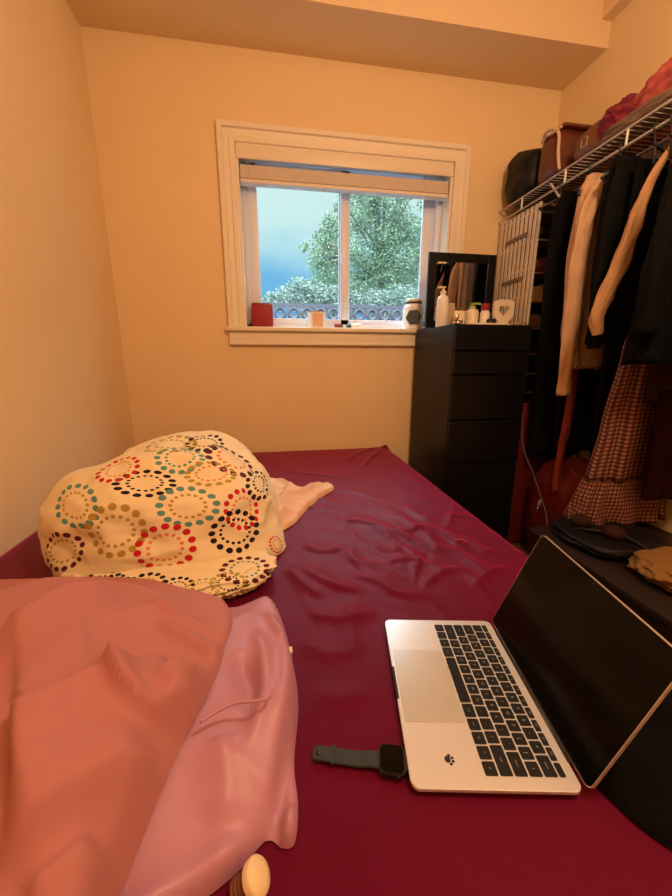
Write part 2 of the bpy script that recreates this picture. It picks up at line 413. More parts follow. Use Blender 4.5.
def sleeve(pts, radii, seed=0, n=40, sub=12, amp=.20):
    """a cloth sleeve: tube with flattened, wrinkled section"""
    P = smooth_path(pts, sub); m = len(P); bm = bmesh.new(); rings = []; prev = None
    for i, p in enumerate(P):
        t = (P[min(i+1, m-1)]-P[max(i-1, 0)]).normalized()
        u = t.cross(Vector((0, 1, 0))).normalized(); w = t.cross(u); q = i/(m-1)*(len(radii)-1); k = min(int(q), len(radii)-2)
        r = radii[k]+(radii[k+1]-radii[k])*(q-k)
        ring = []
        for j in range(n):
            a = 2*PI*j/n; f = 1+amp*(noise.noise(Vector((math.cos(a)*1.5+seed*3, math.sin(a)*1.5, i*.15)))*1.6+.35*math.sin(3*a+i*.17+seed)+.5*noise.noise(Vector((math.cos(a)*3+seed, math.sin(a)*3, i*.5))))
            ring.append(bm.verts.new(p+u*math.cos(a)*r*f+w*math.sin(a)*r*.62*f))
        rings.append(ring)
    for A, Bq in zip(rings, rings[1:]):
        for j in range(n): bm.faces.new((A[j], A[(j+1) % n], Bq[(j+1) % n], Bq[j]))
    bm.faces.new(rings[0][::-1]); bm.faces.new(rings[-1]); return bm

# ================================================================ the room
W = 2.446; ZC = 2.70; YB = -3.3; HS = 2.5149; DS = .2911
WX0, WX1, WZ0, WZ1 = .650, 1.830, 1.235, 2.125          # wall opening
struct('floor', B(-.1, W+.1, YB-.1, .16, -.1, 0), M['floor'])
struct('ceiling', B(-.1, W+.1, YB-.1, .16, ZC, ZC+.1), M['ceiling'])
struct('wall_left', B(-.1, 0, YB-.1, .16, 0, ZC), M['wall'])
struct('wall_right', B(W, W+.1, YB-.1, .16, 0, ZC), M['wall'])
struct('wall_behind', B(0, W, YB-.1, YB, 0, ZC), M['wall'])
bm = bmesh.new(); box(bm, 0, WX0, 0, .16, 0, ZC); box(bm, WX1, W, 0, .16, 0, ZC); box(bm, WX0, WX1, 0, .16, 0, WZ0-.02); box(bm, WX0, WX1, 0, .16, WZ1, ZC)
struct('wall_window', bm, M['wall'])
struct('trim_1', B(0, W, -DS, 0, HS, ZC), M['ceiling'], label='dropped soffit across the top of the window wall')
struct('trim_2', B(W-.055, W, YB, -DS, 2.62, ZC), M['ceiling'], label='small boxed strip where right wall meets ceiling')
bm = bmesh.new(); box(bm, 0, W, -.014, 0, 0, .09, .003); struct('baseboard_window', bm, M['trim'])
bm = bmesh.new(); box(bm, W-.014, W, YB, -.014, 0, .09, .003); struct('baseboard_right', bm, M['trim'])

# window ---------------------------------------------------------
win = bpy.data.objects.new('window_1', None); C.objects.link(win); win.location = (1.24, 0, WZ0); win['kind'] = 'structure'
win['label'] = 'white framed sliding window with two panes'
bm = bmesh.new()
OX0, OX1, OZ1 = .563, 1.920, 2.203
prof = [(0, 0), (0, -.020), (.004, -.026), (.024, -.026), (.030, -.016), (.056, -.013), (.060, -.020), (.083, -.020), (.087, -.014), (.087, .0)]
path = [(lambda a: (OX0+a, WZ0)), (lambda a: (OX0+a, OZ1-a)), (lambda a: (OX1-a, OZ1-a)), (lambda a: (OX1-a, WZ0))]
rg = [[bm.verts.new((f(a)[0], y, f(a)[1])) for (a, y) in prof] for f in path]
for A, Bq in zip(rg, rg[1:]):
    for k in range(len(prof)): bm.faces.new((A[k], A[(k+1) % len(prof)], Bq[(k+1) % len(prof)], Bq[k]))
bm.faces.new(rg[0]); bm.faces.new(rg[-1])
obj('window_casing', bm, M['trim'], win, True, 20)
bm = bmesh.new(); box(bm, OX0-.012, OX1+.012, -.045, .105, WZ0-.024, WZ0, .006)
obj('window_sill', bm, M['trim'], win, True, 35)
bm = bmesh.new(); box(bm, OX0, OX1, -.020, 0, 1.148, WZ0-.024, .004); box(bm, OX0, OX1, -.028, 0, 1.137, 1.155, .004)
obj('sill_apron', bm, M['trim'], win, True, 35)
bm = bmesh.new(); box(bm, WX0, WX0+.012, -.004, .10, WZ0, WZ1); box(bm, WX1-.012, WX1, -.004, .10, WZ0, WZ1); box(bm, WX0, WX1, -.004, .10, WZ1-.012, WZ1)
obj('window_jamb', bm, M['trim'], win)
fx0, fx1, fz0, fz1 = WX0+.012, WX1-.012, WZ0, WZ1-.012
bm = bmesh.new()
for (x0, x1, z0, z1) in ((fx0, fx0+.030, fz0, fz1), (fx1-.030, fx1, fz0, fz1), (fx0, fx1, fz0, fz0+.030), (fx0, fx1, fz1-.03, fz1)):
    box(bm, x0, x1, .092, .158, z0, z1, .003)
obj('window_frame', bm, M['vinyl'], win, True, 35)
def sash(x0, x1, y0, y1, w=.036, wl=None, wr=None):
    bm = bmesh.new(); wl = wl or w; wr = wr or w
    for (a, b, c, d) in ((x0, x0+wl, fz0+.026, fz1-.026), (x1-wr, x1, fz0+.026, fz1-.026), (x0, x1, fz0+.026, fz0+.026+w), (x0, x1, fz1-.026-w, fz1-.026)):
        box(bm, a, b, y0, y1, c, d, .004)
    s = obj('sash', bm, M['vinyl'], win, True, 35)
    obj('glass_pane', B(x0+w*.7, x1-w*.7, (y0+y1)/2-.002, (y0+y1)/2+.002, fz0+.04, fz1-.05), M['glass'], s)
    return s
s1 = sash(fx0+.024, 1.262, .100, .122, .034, .060, .050)
sash(1.206, fx1-.024, .128, .150, .036, .066, .078)
obj('sash_latch', B(1.214, 1.226, .088, .101, 1.60, 1.66, .003), M['vinyl'], s1)

# blind ----------------------------------------------------------
bl = thing('window_blind', 'raised cream slatted blind bunched at the top of the window', 'blind', (1.24, .03, 2.05))
obj('valance', B(WX0+.003, WX1-.003, -.012, -.002, 2.050, 2.118, .003), M['trim'], bl, True, 35)
obj('headrail', B(WX0+.016, WX1-.016, .004, .05, 2.070, 2.108, .003), M['blind'], bl)
bm = bmesh.new()
for k in range(17): box(bm, WX0+.018, WX1-.018, .012, .058, 1.974+k*.0035, 1.9765+k*.0035)
box(bm, WX0+.016, WX1-.016, .010, .060, 1.952, 1.971, .004)
obj('slat_stack', bm, M['blind'], bl)
for x in (.80, 1.09, 1.39, 1.68):
    bm = bmesh.new(); tube(bm, [(x, .010, 2.07), (x, .009, 1.948)], .0014, 6); lathe(bm, [(.004, -.006), (.005, 0), (.003, .006)], (x, .02, 1.945), 10)
    obj('ladder_cord', bm, M['blind'], bl)
for dx in (0, .012):
    obj('lift_cord', tube(bmesh.new(), smooth_path([(.705+dx, .006, 2.07), (.709+dx, .006, 1.8), (.704+dx*.6, .008, 1.40)], 5), .0013, 6), M['white_plastic'], bl)
obj('cord_tassel', lathe(bmesh.new(), [(.003, .03), (.005, .02), (.0085, 0), (.007, -.004)], (.7065, .008, 1.372), 14), M['cream'], bl, True)

# sill items -----------------------------------------------------
t = thing('candle_holder', 'square crimson box candle at the left end of the window sill', 'candle', (.748, .045, WZ0))
obj('body', B(.690, .808, .020, .088, WZ0, 1.365, .008, 3), M['red_box'], t, True, 35)
obj('rim', B(.696, .802, .026, .082, 1.363, 1.368, .001), M['red_top'], t)
t = thing('candle_jar', 'small glass candle jar with a peach label on the window sill', 'candle jar', (1.062, .05, WZ0))
obj('jar', lathe(bmesh.new(), [(.046, 0), (.052, .004), (.052, .088), (.050, .092), (.047, .090), (.047, .010)], (1.062, .05, WZ0), 32), M['wax'], t, True, 50)
obj('wax', lathe(bmesh.new(), [(.0465, .0915), (.0465, .0925)], (1.062, .05, WZ0), 28), M['wax'], t, True, 50)
bm = bmesh.new(); q = []
for k in range(11):
    a = math.radians(-125+72*k/10); q.append((1.062+.0527*math.cos(a), .05+.0527*math.sin(a)))
for (a, b) in zip(q, q[1:]): bm.faces.new([bm.verts.new((a[0], a[1], WZ0+.008)), bm.verts.new((b[0], b[1], WZ0+.008)), bm.verts.new((b[0], b[1], WZ0+.078)), bm.verts.new((a[0], a[1], WZ0+.078))])
obj('label_sticker', bm, M['label_peach'], t)
obj('lid_rim', lathe(bmesh.new(), [(.0525, .089), (.0525, .093), (.048, .093), (.048, .089)], (1.062, .05, WZ0), 32), M['tan_card'], t)
rx = Matrix.Rotation(PI/2, 4, 'Y')
t = thing('nail_polish', 'small red bottle lying on the sill by the window centre post', 'bottle', (1.19, .045, WZ0))
obj('bottle', lathe(bmesh.new(), [(.010, 0), (.0155, .003), (.0155, .03), (.009, .034)], (1.166, .045, WZ0+.0158), 20, rx), M['red_box'], t, True, 40)
obj('cap', lathe(bmesh.new(), [(.009, 0), (.009, .016), (.006, .018)], (1.199, .045, WZ0+.0158), 16, rx), M['dark_green'], t, True, 40)
t = thing('eye_drop_bottle', 'clear small bottle with dark green cap lying on the window sill', 'bottle', (1.29, .045, WZ0))
obj('cap', lathe(bmesh.new(), [(.009, 0), (.014, .003), (.014, .026), (.012, .028)], (1.238, .045, WZ0+.0155), 20, rx), M['dark_green'], t, True, 40)
obj('bottle', lathe(bmesh.new(), [(.010, 0), (.0155, .006), (.0155, .058), (.012, .062)], (1.265, .045, WZ0+.0158), 20, rx), M['white_plastic'], t, True, 40)
t = thing('jar_with_lid', 'frosted white jar with a dark hexagonal label beside the dresser mirror', 'jar', (1.652, .045, WZ0))
obj('jar', lathe(bmesh.new(), [(.050, 0), (.060, .006), (.062, .12), (.055, .140), (.046, .148), (.046, .155)], (1.652, .045, WZ0), 32), M['wax'], t, True, 40)
obj('lid', lathe(bmesh.new(), [(.048, .150), (.050, .153), (.050, .172), (.044, .178), (.012, .180)], (1.652, .045, WZ0), 32), M['white_plastic'], t, True, 40)
obj('lid_band', lathe(bmesh.new(), [(.0505, .150), (.0512, .152), (.0512, .158), (.0505, .160)], (1.652, .045, WZ0), 32), M['dark_grey'], t)
mx = Matrix.Translation((1.652-.018, -.0155, WZ0+.068)) @ Matrix.Rotation(math.radians(-16), 4, 'Z') @ Matrix.Rotation(PI/2, 4, 'X')
obj('label_sticker', prism(bmesh.new(), [(.047*math.cos(PI/3*k+.1), .047*math.sin(PI/3*k+.1)) for k in range(6)], -.006, .002, mx), M['dark_grey'], t)

# ================================================================ dresser
DX, DY, DZ = 1.645, -.033, 1.222
t = thing('dresser', 'tall narrow black dresser with six drawers and a flip-up mirror lid', 'dresser', (DX+.2, DY-.24, 0))
x0, x1, y0, y1 = DX, DX+.40, DY-.485, DY
bm = bmesh.new()
box(bm, x0, x0+.018, y0, y1, .0, DZ, .001); box(bm, x1-.018, x1, y0, y1, 0, DZ, .001); box(bm, x0+.018, x1-.018, y1-.012, y1, .02, DZ)
box(bm, x0+.018, x1-.018, y0+.02, y1-.012, .03, .07); box(bm, x0+.018, x1-.018, y0+.02, y1-.012, DZ-.05, DZ-.035)
box(bm, x0, x1, y1-.115, y1, DZ, DZ+.008, .001); box(bm, x0+.018, x1-.018, y0, y0+.018, DZ-.03, DZ-.002)
obj('carcass', bm, M['black_wood'], t)
zs = [1.214, 1.097, .985, .762, .538, .312, .085]
for a, b in zip(zs[1:], zs):
    d = obj('drawer', B(x0+.002, x1-.002, y0-.018, y0-.001, a+.004, b-.003, .002), M['black_wood'], t)
hy = y1-.117; zb = DZ+.009
bm = bmesh.new(); w = .045; ml, mr, mt, yf, yk = x0+.004, x1-.002, DZ+.398, hy-.018, hy
for (a, b, c, d) in ((ml, ml+w, zb, mt), (mr-w, mr, zb, mt), (ml+w, mr-w, zb, zb+.04), (ml+w, mr-w, mt-w, mt)): box(bm, a, b, yf, yk, c, d, .001)
box(bm, ml+w, mr-w, yk-.006, yk, zb+.04, mt-w)
lidf = obj('mirror_lid', bm, M['black_wood'], t)
obj('mirror_glass', B(ml+w-.002, mr-w+.002, yf+.004, yf+.009, zb+.038, mt-w+.002), M['mirror'], lidf)
for x in (x0+.05, x1-.05): obj('hinge', B(x-.012, x+.012, yf-.002, yk+.004, DZ+.001, DZ+.018, .002), M['hinge'], t)

# cosmetics in the open top ---------------------------------------
ZT = DZ-.035
tag(obj('folded_towel', blob((1.885, -.34, DZ-.012), (.135, .12, .030), .05, 3, 4, flat=ZT, nu=48, nv=32, power=3.5), M['cream'], smooth=True), 'cream folded cloth lying in the open dresser top', 'cloth')
def pump_bottle(name, label, x, y, r, h, mb, mp, lean=1, z=ZT):
    t = thing(name, label, 'bottle', (x, y, z))
    obj('bottle', lathe(bmesh.new(), [(r*.9, 0), (r, .004), (r, h*.72), (r*.85, h*.79), (r*.42, h*.83), (r*.42, h*.86)], (x, y, z), 28), mb, t, True, 40)
    bm = bmesh.new(); lathe(bm, [(r*.5, h*.85), (r*.5, h*.91), (r*.2, h*.92), (r*.2, h*.97), (r*.42, h*.975), (r*.42, h), (r*.2, h)], (x, y, z), 20)
    tube(bm, [(x, y, z+h*.985), (x+lean*r*.9, y-r*.3, z+h*.985), (x+lean*r*1.15, y-r*.4, z+h*.965)], r*.16, 8)
    obj('pump', bm, mp, t, True, 40); return t
pump_bottle('lotion_bottle', 'tall white pump bottle at the left of the dresser top', 1.680, -.30, .030, .235, M['white_plastic'], M['cream'], -1)
pump_bottle('soap_bottle', 'short cream bottle with a lime green pump before the mirror', 1.872, -.26, .034, .165, M['cream'], M['lime'], 1)
t = tag(obj('carton', B(1.735, 1.775, -.25, -.21, ZT, ZT+.165, .003), M['tan_card']), 'slim tan carton behind the tubes before the mirror', 'box')
t = thing('cream_tube', 'peach squeeze tube standing on its cap in the dresser top', 'tube', (1.775, -.31, ZT))
obj('cap', lathe(bmesh.new(), [(.020, 0), (.021, .03), (.019, .034)], (1.775, -.31, ZT), 20), M['peach_plastic'], t, True, 40)
bm = bmesh.new(); rings = []
for k in range(7):
    q = k/6; a = .026+.006*q; b = .021*(1-q)+.004
    rings.append([bm.verts.new((1.775+a*math.cos(s*PI/10), -.31+b*math.sin(s*PI/10), ZT+.034+.085*q)) for s in range(20)])
for A, Bq in zip(rings, rings[1:]):
    for s in range(20): bm.faces.new((A[s], A[(s+1) % 20], Bq[(s+1) % 20], Bq[s]))
bm.faces.new(rings[0]); bm.faces.new(rings[-1]); obj('tube_body', bm, M['cream'], t, True, 50)
t = thing('perfume_bottle', 'small gold and clear perfume bottle at front left of dresser top', 'bottle', (1.702, -.42, ZT))
obj('bottle', B(1.682, 1.722, -.435, -.405, ZT, ZT+.060, .005), M['jar_glass'], t, True, 40)
obj('cap', lathe(bmesh.new(), [(.010, .060), (.011, .062), (.011, .084), (.008, .088)], (1.702, -.42, ZT), 18), M['gold'], t, True, 40)
t = thing('supplement_bottle', 'white bottle with a dark red cap beside the heart frame', 'bottle', (1.942, -.27, ZT))
obj('bottle', lathe(bmesh.new(), [(.024, 0), (.026, .003), (.026, .115), (.020, .125), (.017, .13)], (1.942, -.27, ZT), 26), M['white_plastic'], t, True, 40)
obj('cap', lathe(bmesh.new(), [(.021, .128), (.022, .13), (.022, .158), (.016, .164), (.006, .166)], (1.942, -.27, ZT), 24), M['red_cap'], t, True, 40)
t = thing('jar', 'squat cream jar before the white pump bottle', 'jar', (1.735, -.37, ZT))
obj('jar_body', lathe(bmesh.new(), [(.022, 0), (.026, .004), (.026, .045)], (1.735, -.37, ZT), 24), M['peach_plastic'], t, True, 40)
obj('jar_lid', lathe(bmesh.new(), [(.027, .045), (.027, .060), (.024, .064)], (1.735, -.37, ZT), 24), M['gold'], t, True, 40)
tag(obj('compact_case', B(1.895, 1.935, -.40, -.36, ZT, ZT+.075, .008), M['hinge'], smooth=True), 'small black compact case before the red capped bottle', 'case')
# heart-shaped frame: cream block with a heart opening
def heart(s, n=36):
    out = []
    for k in range(n):
        a = 2*PI*k/n; x = 16*math.sin(a)**3; y = 13*math.cos(a)-5*math.cos(2*a)-2*math.cos(3*a)-math.cos(4*a); out.append((x*s/16, y*s/16))
    return out
bm = bmesh.new(); hi = heart(.031); n = len(hi); ho = []
for k, (x, y) in enumerate(hi):
    a = 2*PI*k/n; s = 1.0
    X = math.sin(a)*.054*(1+.10*abs(math.sin(2*a))); Y = math.cos(a)*.062 if math.cos(a) < 0 else math.cos(a)*.052+.018*abs(math.sin(a))*(1 if math.cos(a) > 0 else 0)
    ho.append((X, Y))
mh = Matrix.Translation((2.002, -.33, ZT+.120)) @ Matrix.Rotation(PI/2, 4, 'X')
fr = [[bm.verts.new(mh @ Vector((x, y, z))) for (x, y) in P] for (P, z) in ((hi, 0), (hi, .022), (ho, .022), (ho, 0))]
for q in range(4):
    A, Bq = fr[q], fr[(q+1) % 4]
    for k in range(n): bm.faces.new((A[k], A[(k+1) % n], Bq[(k+1) % n], Bq[k]))
t = thing('heart_frame', 'cream ornament with a heart shaped hole at the right of dresser top', 'ornament', (2.002, -.34, ZT))
obj('frame', bm, M['cream'], t, True, 40)
obj('stand', B(1.965, 2.025, -.365, -.318, ZT, ZT+.062, .006), M['cream'], t, True, 40)
tag(obj('charging_cable', tube(bmesh.new(), smooth_path([(2.005, -.44, ZT+.005), (2.030, -.462, DZ+.010), (2.058, -.468, DZ+.002), (2.066, -.470, 1.16), (2.075, -.475, .99), (2.082, -.478, .82), (2.092, -.50, .62), (2.10, -.60, .48), (2.075, -.70, .40), (2.06, -.78, .30), (2.05, -.80, .12), (2.04, -.80, .01)], 6), .0017, 8), M['cord'], smooth=True), 'thin white cable dangling from the dresser top past the red bag', 'cable')

# ================================================================ wire shelf
SX, SZ = 2.133, 1.893
t = thing('wire_shelf', 'long white wire closet shelf with hanging rail on the right wall', 'shelf', (2.29, -1.15, SZ))
obj('front_rail', tube(bmesh.new(), [(SX, -.012, SZ), (SX, -2.4, SZ)], .0045, 8), M['wire'], t, True)
obj('hanging_rail', tube(bmesh.new(), [(SX, -.012, SZ-.058), (SX, -2.4, SZ-.058)], .0045, 8), M['wire'], t, True)
bm = bmesh.new()
for x in (SX+.10, SX+.20, W-.008): tube(bm, [(x, -.012, SZ-.004), (x, -2.4, SZ-.004)], .003, 6)
y = -.03
while y > -2.39:
    tube(bm, [(SX, y, SZ-.002), (W-.006, y, SZ-.002)], .0013, 5); y -= .025
obj('deck', bm, M['wire'], t)
y = -.21
while y > -2.35:
    obj('strut', tube(bmesh.new(), [(SX, y, SZ), (SX, y, SZ-.058)], .0045, 6), M['wire'], t); y -= .30
for y in (-.40, -1.25, -2.1):
    obj('bracket', tube(bmesh.new(), [(SX+.012, y, SZ-.012), (W-.004, y, 1.60)], .005, 8), M['wire'], t)

# things on the shelf ----------------------------------------------
ZS = SZ+.001
t = thing('handbag', 'black slouchy handbag at the far end of the wire shelf', 'bag', (2.27, -.13, ZS))
obj('bag_body', blob((2.255, -.150, ZS+.108), (.145, .130, .115), .07, 3, 2, flat=ZS, nu=64, nv=40, power=3.2, lobes=[((-.6, .3, 1), .25, .10), ((.5, -.3, 1), .16, .1)]), M['black_leather'], t, True)
obj('bag_handle', tube(bmesh.new(), smooth_path([(2.17, -.20, ZS+.15), (2.155, -.245, ZS+.10), (2.165, -.26, ZS+.03), (2.20, -.255, ZS+.008)], 6), .005, 8), M['black_leather'], t, True)
obj('zip_pull', lathe(bmesh.new(), [(.004, 0), (.006, -.004), (.006, -.02), (.003, -.024)], (2.145, -.165, ZS+.065), 10), M['gold'], t)
t = thing('handbag', 'red brown leather handbag with looped cream strap on the wire shelf', 'bag', (2.26, -.42, ZS))
bm = bmesh.new()
prof = rrect(-.14, .14, 0, .215, .05, 6); rings = []
for k, (yy, s) in enumerate(((-.072, .90), (-.066, .97), (-.05, 1.), (.05, 1.), (.066, .97), (.072, .90))):
    rings.append([bm.verts.new((2.270+p[0]*s, -.375+yy*(1-.25*p[1]/.205), ZS+.102+(p[1]-.1025)*s)) for p in prof])
for A, Bq in zip(rings, rings[1:]):
    for k in range(len(prof)): bm.faces.new((A[k], A[(k+1) % len(prof)], Bq[(k+1) % len(prof)], Bq[k]))
bm.faces.new(rings[0]); bm.faces.new(rings[-1]); obj('bag_body', bm, M['brown_leather'], t, True, 50)
bm = bmesh.new(); fl = [(2.135, -.45, .12), (2.13, -.45, .20)]
tube(bm, smooth_path([(2.150, -.31, ZS+.19), (2.128, -.34, ZS+.215), (2.120, -.40, ZS+.205), (2.126, -.44, ZS+.17), (2.128, -.45, ZS+.09), (2.140, -.455, ZS+.02)], 6), .007, 8)
tube(bm, smooth_path([(2.150, -.31, ZS+.175), (2.125, -.35, ZS+.195), (2.118, -.41, ZS+.185), (2.128, -.455, ZS+.19)], 6), .005, 8)
obj('bag_strap', bm, M['cream_cloth'], t, True)
obj('bag_flap', B(2.14, 2.395, -.452, -.298, ZS+.195, ZS+.213, .008, 3), M['brown_leather'], t, True, 40)
t = thing('handbag', 'tan brown leather satchel lying behind the red brown handbag on the shelf', 'bag', (2.29, -.58, ZS))
obj('bag_body', blob((2.285, -.575, ZS+.070), (.13, .095, .070), .06, 3, 8, flat=ZS, nu=64, nv=40, power=3.4, lobes=[((.2, -.3, 1), .35, .15)]), M['boot'], t, True)
obj('buckle', tube(bmesh.new(), [(2.152, -.56, ZS+.055), (2.152, -.59, ZS+.055), (2.152, -.59, ZS+.085), (2.152, -.56, ZS+.085)], .003, 6, close=True), M['gold'], t)
tag(obj('folded_dress', blob((2.28, -.70, ZS+.075), (.13, .09, .078), .20, 5, 5, flat=ZS, nu=80, nv=50, power=2.6, fine=.03), M['plum'], smooth=True), 'crumpled plum red cloth heap on the wire shelf', 'cloth')
tag(obj('folded_sweater', blob((2.30, -.875, ZS+.088), (.135, .145, .088), .16, 4, 11, flat=ZS, nu=80, nv=50, power=2.8, fine=.02, lobes=[((-.3, -.8, .8), .2, .2)]), M['coral'], smooth=True), 'coral pink sweater heaped on the wire shelf', 'sweater')
tag(obj('folded_scarf', blob((2.215, -.83, ZS+.030), (.078, .19, .032), .14, 5, 13, flat=ZS, nu=80, nv=40, power=2.8, fine=.03), M['taupe'], smooth=True), 'taupe scarf spilling along the front of the wire shelf', 'scarf')
tag(obj('folded_blanket', blob((2.27, -1.24, ZS+.08), (.15, .17, .085), .14, 4, 15, flat=ZS, nu=80, nv=40, power=2.8, fine=.02), M['taupe'], smooth=True), 'taupe blanket bundled at the near end of the wire shelf', 'blanket')

# ================================================================ slatted organizer under the shelf
t = thing('storage_tower', 'cream slatted shelf tower standing in the corner behind the dresser', 'shelf unit', (2.29, -.19, 0))
TX0, TX1, TY0, TY1, TZ = SX+.006, W-.02, -.352, -.022, 1.822
bm = bmesh.new(); y = TY1-.008
while y > TY0+.012: box(bm, TX0, TX0+.006, y-.021, y, .02, TZ, .001); y -= .0352
obj('slat_panel', bm, M['slat'], t)
bm = bmesh.new(); z = TZ-.02
k = 0
while z > .1:
    box(bm, TX0+.006, TX0+.010, TY0+.004, TY1, z-.010, z); z -= .135
box(bm, TX0-.001, TX0+.010, TY0-.002, TY0+.008, .0, TZ); box(bm, TX0-.001, TX0+.010, TY1-.008, TY1, .0, TZ)
obj('slat_rail', bm, M['slat'], t)
obj('lining', B(TX0+.010, TX0+.013, TY0+.004, TY1, .02, TZ), M['slat_back'], t)
for z in (1.705, 1.49): obj('handle_strip', B(TX0-.005, TX0, TY1-.26, TY1-.075, z-.016, z+.004, .002), M['slat_back'], t)
obj('far_panel', B(TX1-.012, TX1, TY0, TY1, 0, TZ), M['shelf_board'], t)
obj('back_panel', B(TX0+.013, TX1-.012, TY1-.006, TY1, 0, TZ), M['slat_back'], t)
shz = [TZ-.006, 1.655, 1.50, 1.36, 1.225, 1.09, .985, .88, .70, .50, .30, .06]
for z in shz: obj('shelf', B(TX0+.013, TX1-.012, TY0, TY1-.006, z-.008, z, .001), M['shelf_board'], t)
tag(obj('purse', blob((2.25, -.20, 1.655+.05), (.09, .11, .05), .1, 3, 21, flat=1.6555, nu=40, nv=24, power=3), M['black_leather'], smooth=True), 'black purse on the top shelf of the slatted tower', 'bag')
for (z, m, lab, h) in ((1.50, 'brown_leather', 'brown folded cloth on second shelf of the slatted tower', .05), (1.225, 'taupe', 'taupe folded cloth on fourth shelf of the slatted tower', .045), (1.09, 'brown_cloth', 'dark brown folded cloth on fifth shelf of the slatted tower', .035)):
    tag(obj('folded_cloth', blob((2.27, -.21, z+h*.8), (.11, .12, h), .06, 3, z*3, flat=z+.0005, nu=40, nv=24, power=3.6), M[m], smooth=True), lab, 'cloth', 'folded cloths in the slatted tower')
tag(obj('small_carton', B(2.165, 2.24, -.33, -.22, 1.3605, 1.435, .003), M['tan_card']), 'tan carton on the third shelf of the slatted tower', 'box')
tag(obj('small_carton', B(2.25, 2.33, -.32, -.21, 1.3605, 1.455, .003), M['white_plastic']), 'white carton on the third shelf of the slatted tower', 'box')

# ================================================================ hanging clothes
RZ = SZ-.058
def hanger(y, x0, x1, label, m='hinge', drop=.105):
    bm = bmesh.new(); cx = SX
    tube(bm, smooth_path([(cx+.018, y, RZ-.008), (cx+.016, y, RZ+.014), (cx-.002, y, RZ+.0165), (cx-.016, y, RZ+.002), (cx-.004, y, RZ-.030), (cx, y, RZ-.055)], 5), .0026, 8)
    h = obj('coat_hanger', bm, M[m], smooth=True); tag(h, label, 'hanger', 'hangers on the rail')
    b2 = tube(bmesh.new(), [(x0, y, RZ-drop), (cx, y, RZ-.052), (x1, y, RZ-drop), (x1-.02, y, RZ-drop-.012), (x0+.02, y, RZ-drop-.012)], .006, 8, close=True)
    obj('hanger_bar', b2, M[m], h, True); return h
def clothing(name, label, cat, levels, m, folds=7, amp=.012, seed=0, hem=0., extra=()):
    t = thing(name, label, cat, (SX, levels[0][3], levels[0][0]))
    obj('body_fabric', garment(levels, folds, amp, seed, hem=hem), M[m], t, True)
    for (nm, pts, rad, mm, sd) in extra: obj(nm, sleeve(pts, rad, sd), M[mm], t, True)
    return t
# far to near along the rail
clothing('long_coat', 'long black coat hanging nearest the dresser and reaching lowest', 'coat',
    [(1.80, 2.14, 2.24, -.50, .018), (1.73, 2.115, 2.30, -.50, .035), (1.47, 2.105, 2.32, -.505, .038), (1.20, 2.115, 2.36, -.51, .038), (.95, 2.12, 2.38, -.51, .038), (.56, 2.130, 2.42, -.51, .036)], 'black_cloth', 5, .010, 1)
hanger(-.50, 2.03, 2.24, 'hanger holding the long black coat nearest the dresser')
clothing('dress', 'plain black dress hanging between the long coat and khaki jacket', 'dress',
    [(1.80, 2.16, 2.24, -.59, .012), (1.73, 2.15, 2.32, -.59, .018), (1.2, 2.17, 2.40, -.59, .022), (.60, 2.20, 2.43, -.59, .024)], 'charcoal_cloth', 7, .008, 2)
clothing('jacket', 'khaki jacket hanging between the long black coat and black shirt', 'jacket',
    [(1.80, 2.115, 2.19, -.665, .018), (1.74, 2.09, 2.27, -.665, .028), (1.50, 2.085, 2.30, -.665, .030), (1.20, 2.10, 2.34, -.67, .032), (1.02, 2.13, 2.38, -.67, .032)], 'khaki', 6, .012, 3, hem=.01,
    extra=[('sleeve', [(2.150, -.715, 1.775), (2.095, -.72, 1.66), (2.075, -.725, 1.50), (2.078, -.73, 1.25), (2.092, -.732, .90)], [.022, .034, .036, .036, .030], 'khaki', 2)])
hanger(-.665, 2.08, 2.25, 'hanger holding the khaki jacket')
clothing('shirt', 'black shirt hanging between the khaki jacket and the tan shirt', 'shirt',
    [(1.80, 2.10, 2.22, -.80, .022), (1.74, 2.08, 2.32, -.80, .030), (1.45, 2.09, 2.34, -.80, .034), (1.12, 2.11, 2.40, -.80, .034)], 'charcoal_cloth', 6, .010, 5,
    extra=[('sleeve', [(2.10, -.845, 1.78), (2.075, -.85, 1.60), (2.075, -.85, 1.4), (2.095, -.85, 1.10)], [.020, .026, .026, .024], 'charcoal_cloth', 4)])
hanger(-.80, 2.06, 2.25, 'black hanger with the black shirt beside the khaki jacket')
clothing('trousers', 'black trousers hanging behind the gingham dress', 'trousers',
    [(1.76, 2.13, 2.40, -.875, .012), (1.20, 2.12, 2.42, -.875, .018), (.80, 2.13, 2.43, -.88, .020), (.47, 2.15, 2.43, -.88, .020)], 'black_cloth', 5, .006, 18)
clothing('shirt', 'tan shirt with a long drooping sleeve before the big black coat', 'shirt',
    [(1.80, 2.20, 2.27, -.925, .010), (1.74, 2.22, 2.36, -.925, .014), (1.45, 2.24, 2.38, -.925, .014), (1.20, 2.25, 2.39, -.925, .014)], 'tan', 6, .006, 7,
    extra=[('sleeve', [(2.225, -.955, 1.81), (2.150, -.962, 1.735), (2.085, -.97, 1.60), (2.055, -.97, 1.48), (2.015, -.97, 1.33), (1.975, -.97, 1.22), (1.985, -.97, 1.145)], [.010, .013, .019, .030, .031, .027, .020], 'tan', 6)])
hanger(-.93, 2.14, 2.27, 'hanger holding the tan shirt')
t = clothing('dress', 'red and cream gingham dress with a ruffled hem', 'dress',
    [(1.79, 2.20, 2.27, -.985, .012), (1.72, 2.19, 2.33, -.985, .018), (1.30, 2.18, 2.34, -.985, .024), (1.09, 2.09, 2.36, -.99, .030), (.80, 2.055, 2.40, -.985, .038), (.58, 2.035, 2.42, -.98, .044)], 'gingham', 8, .014, 9)
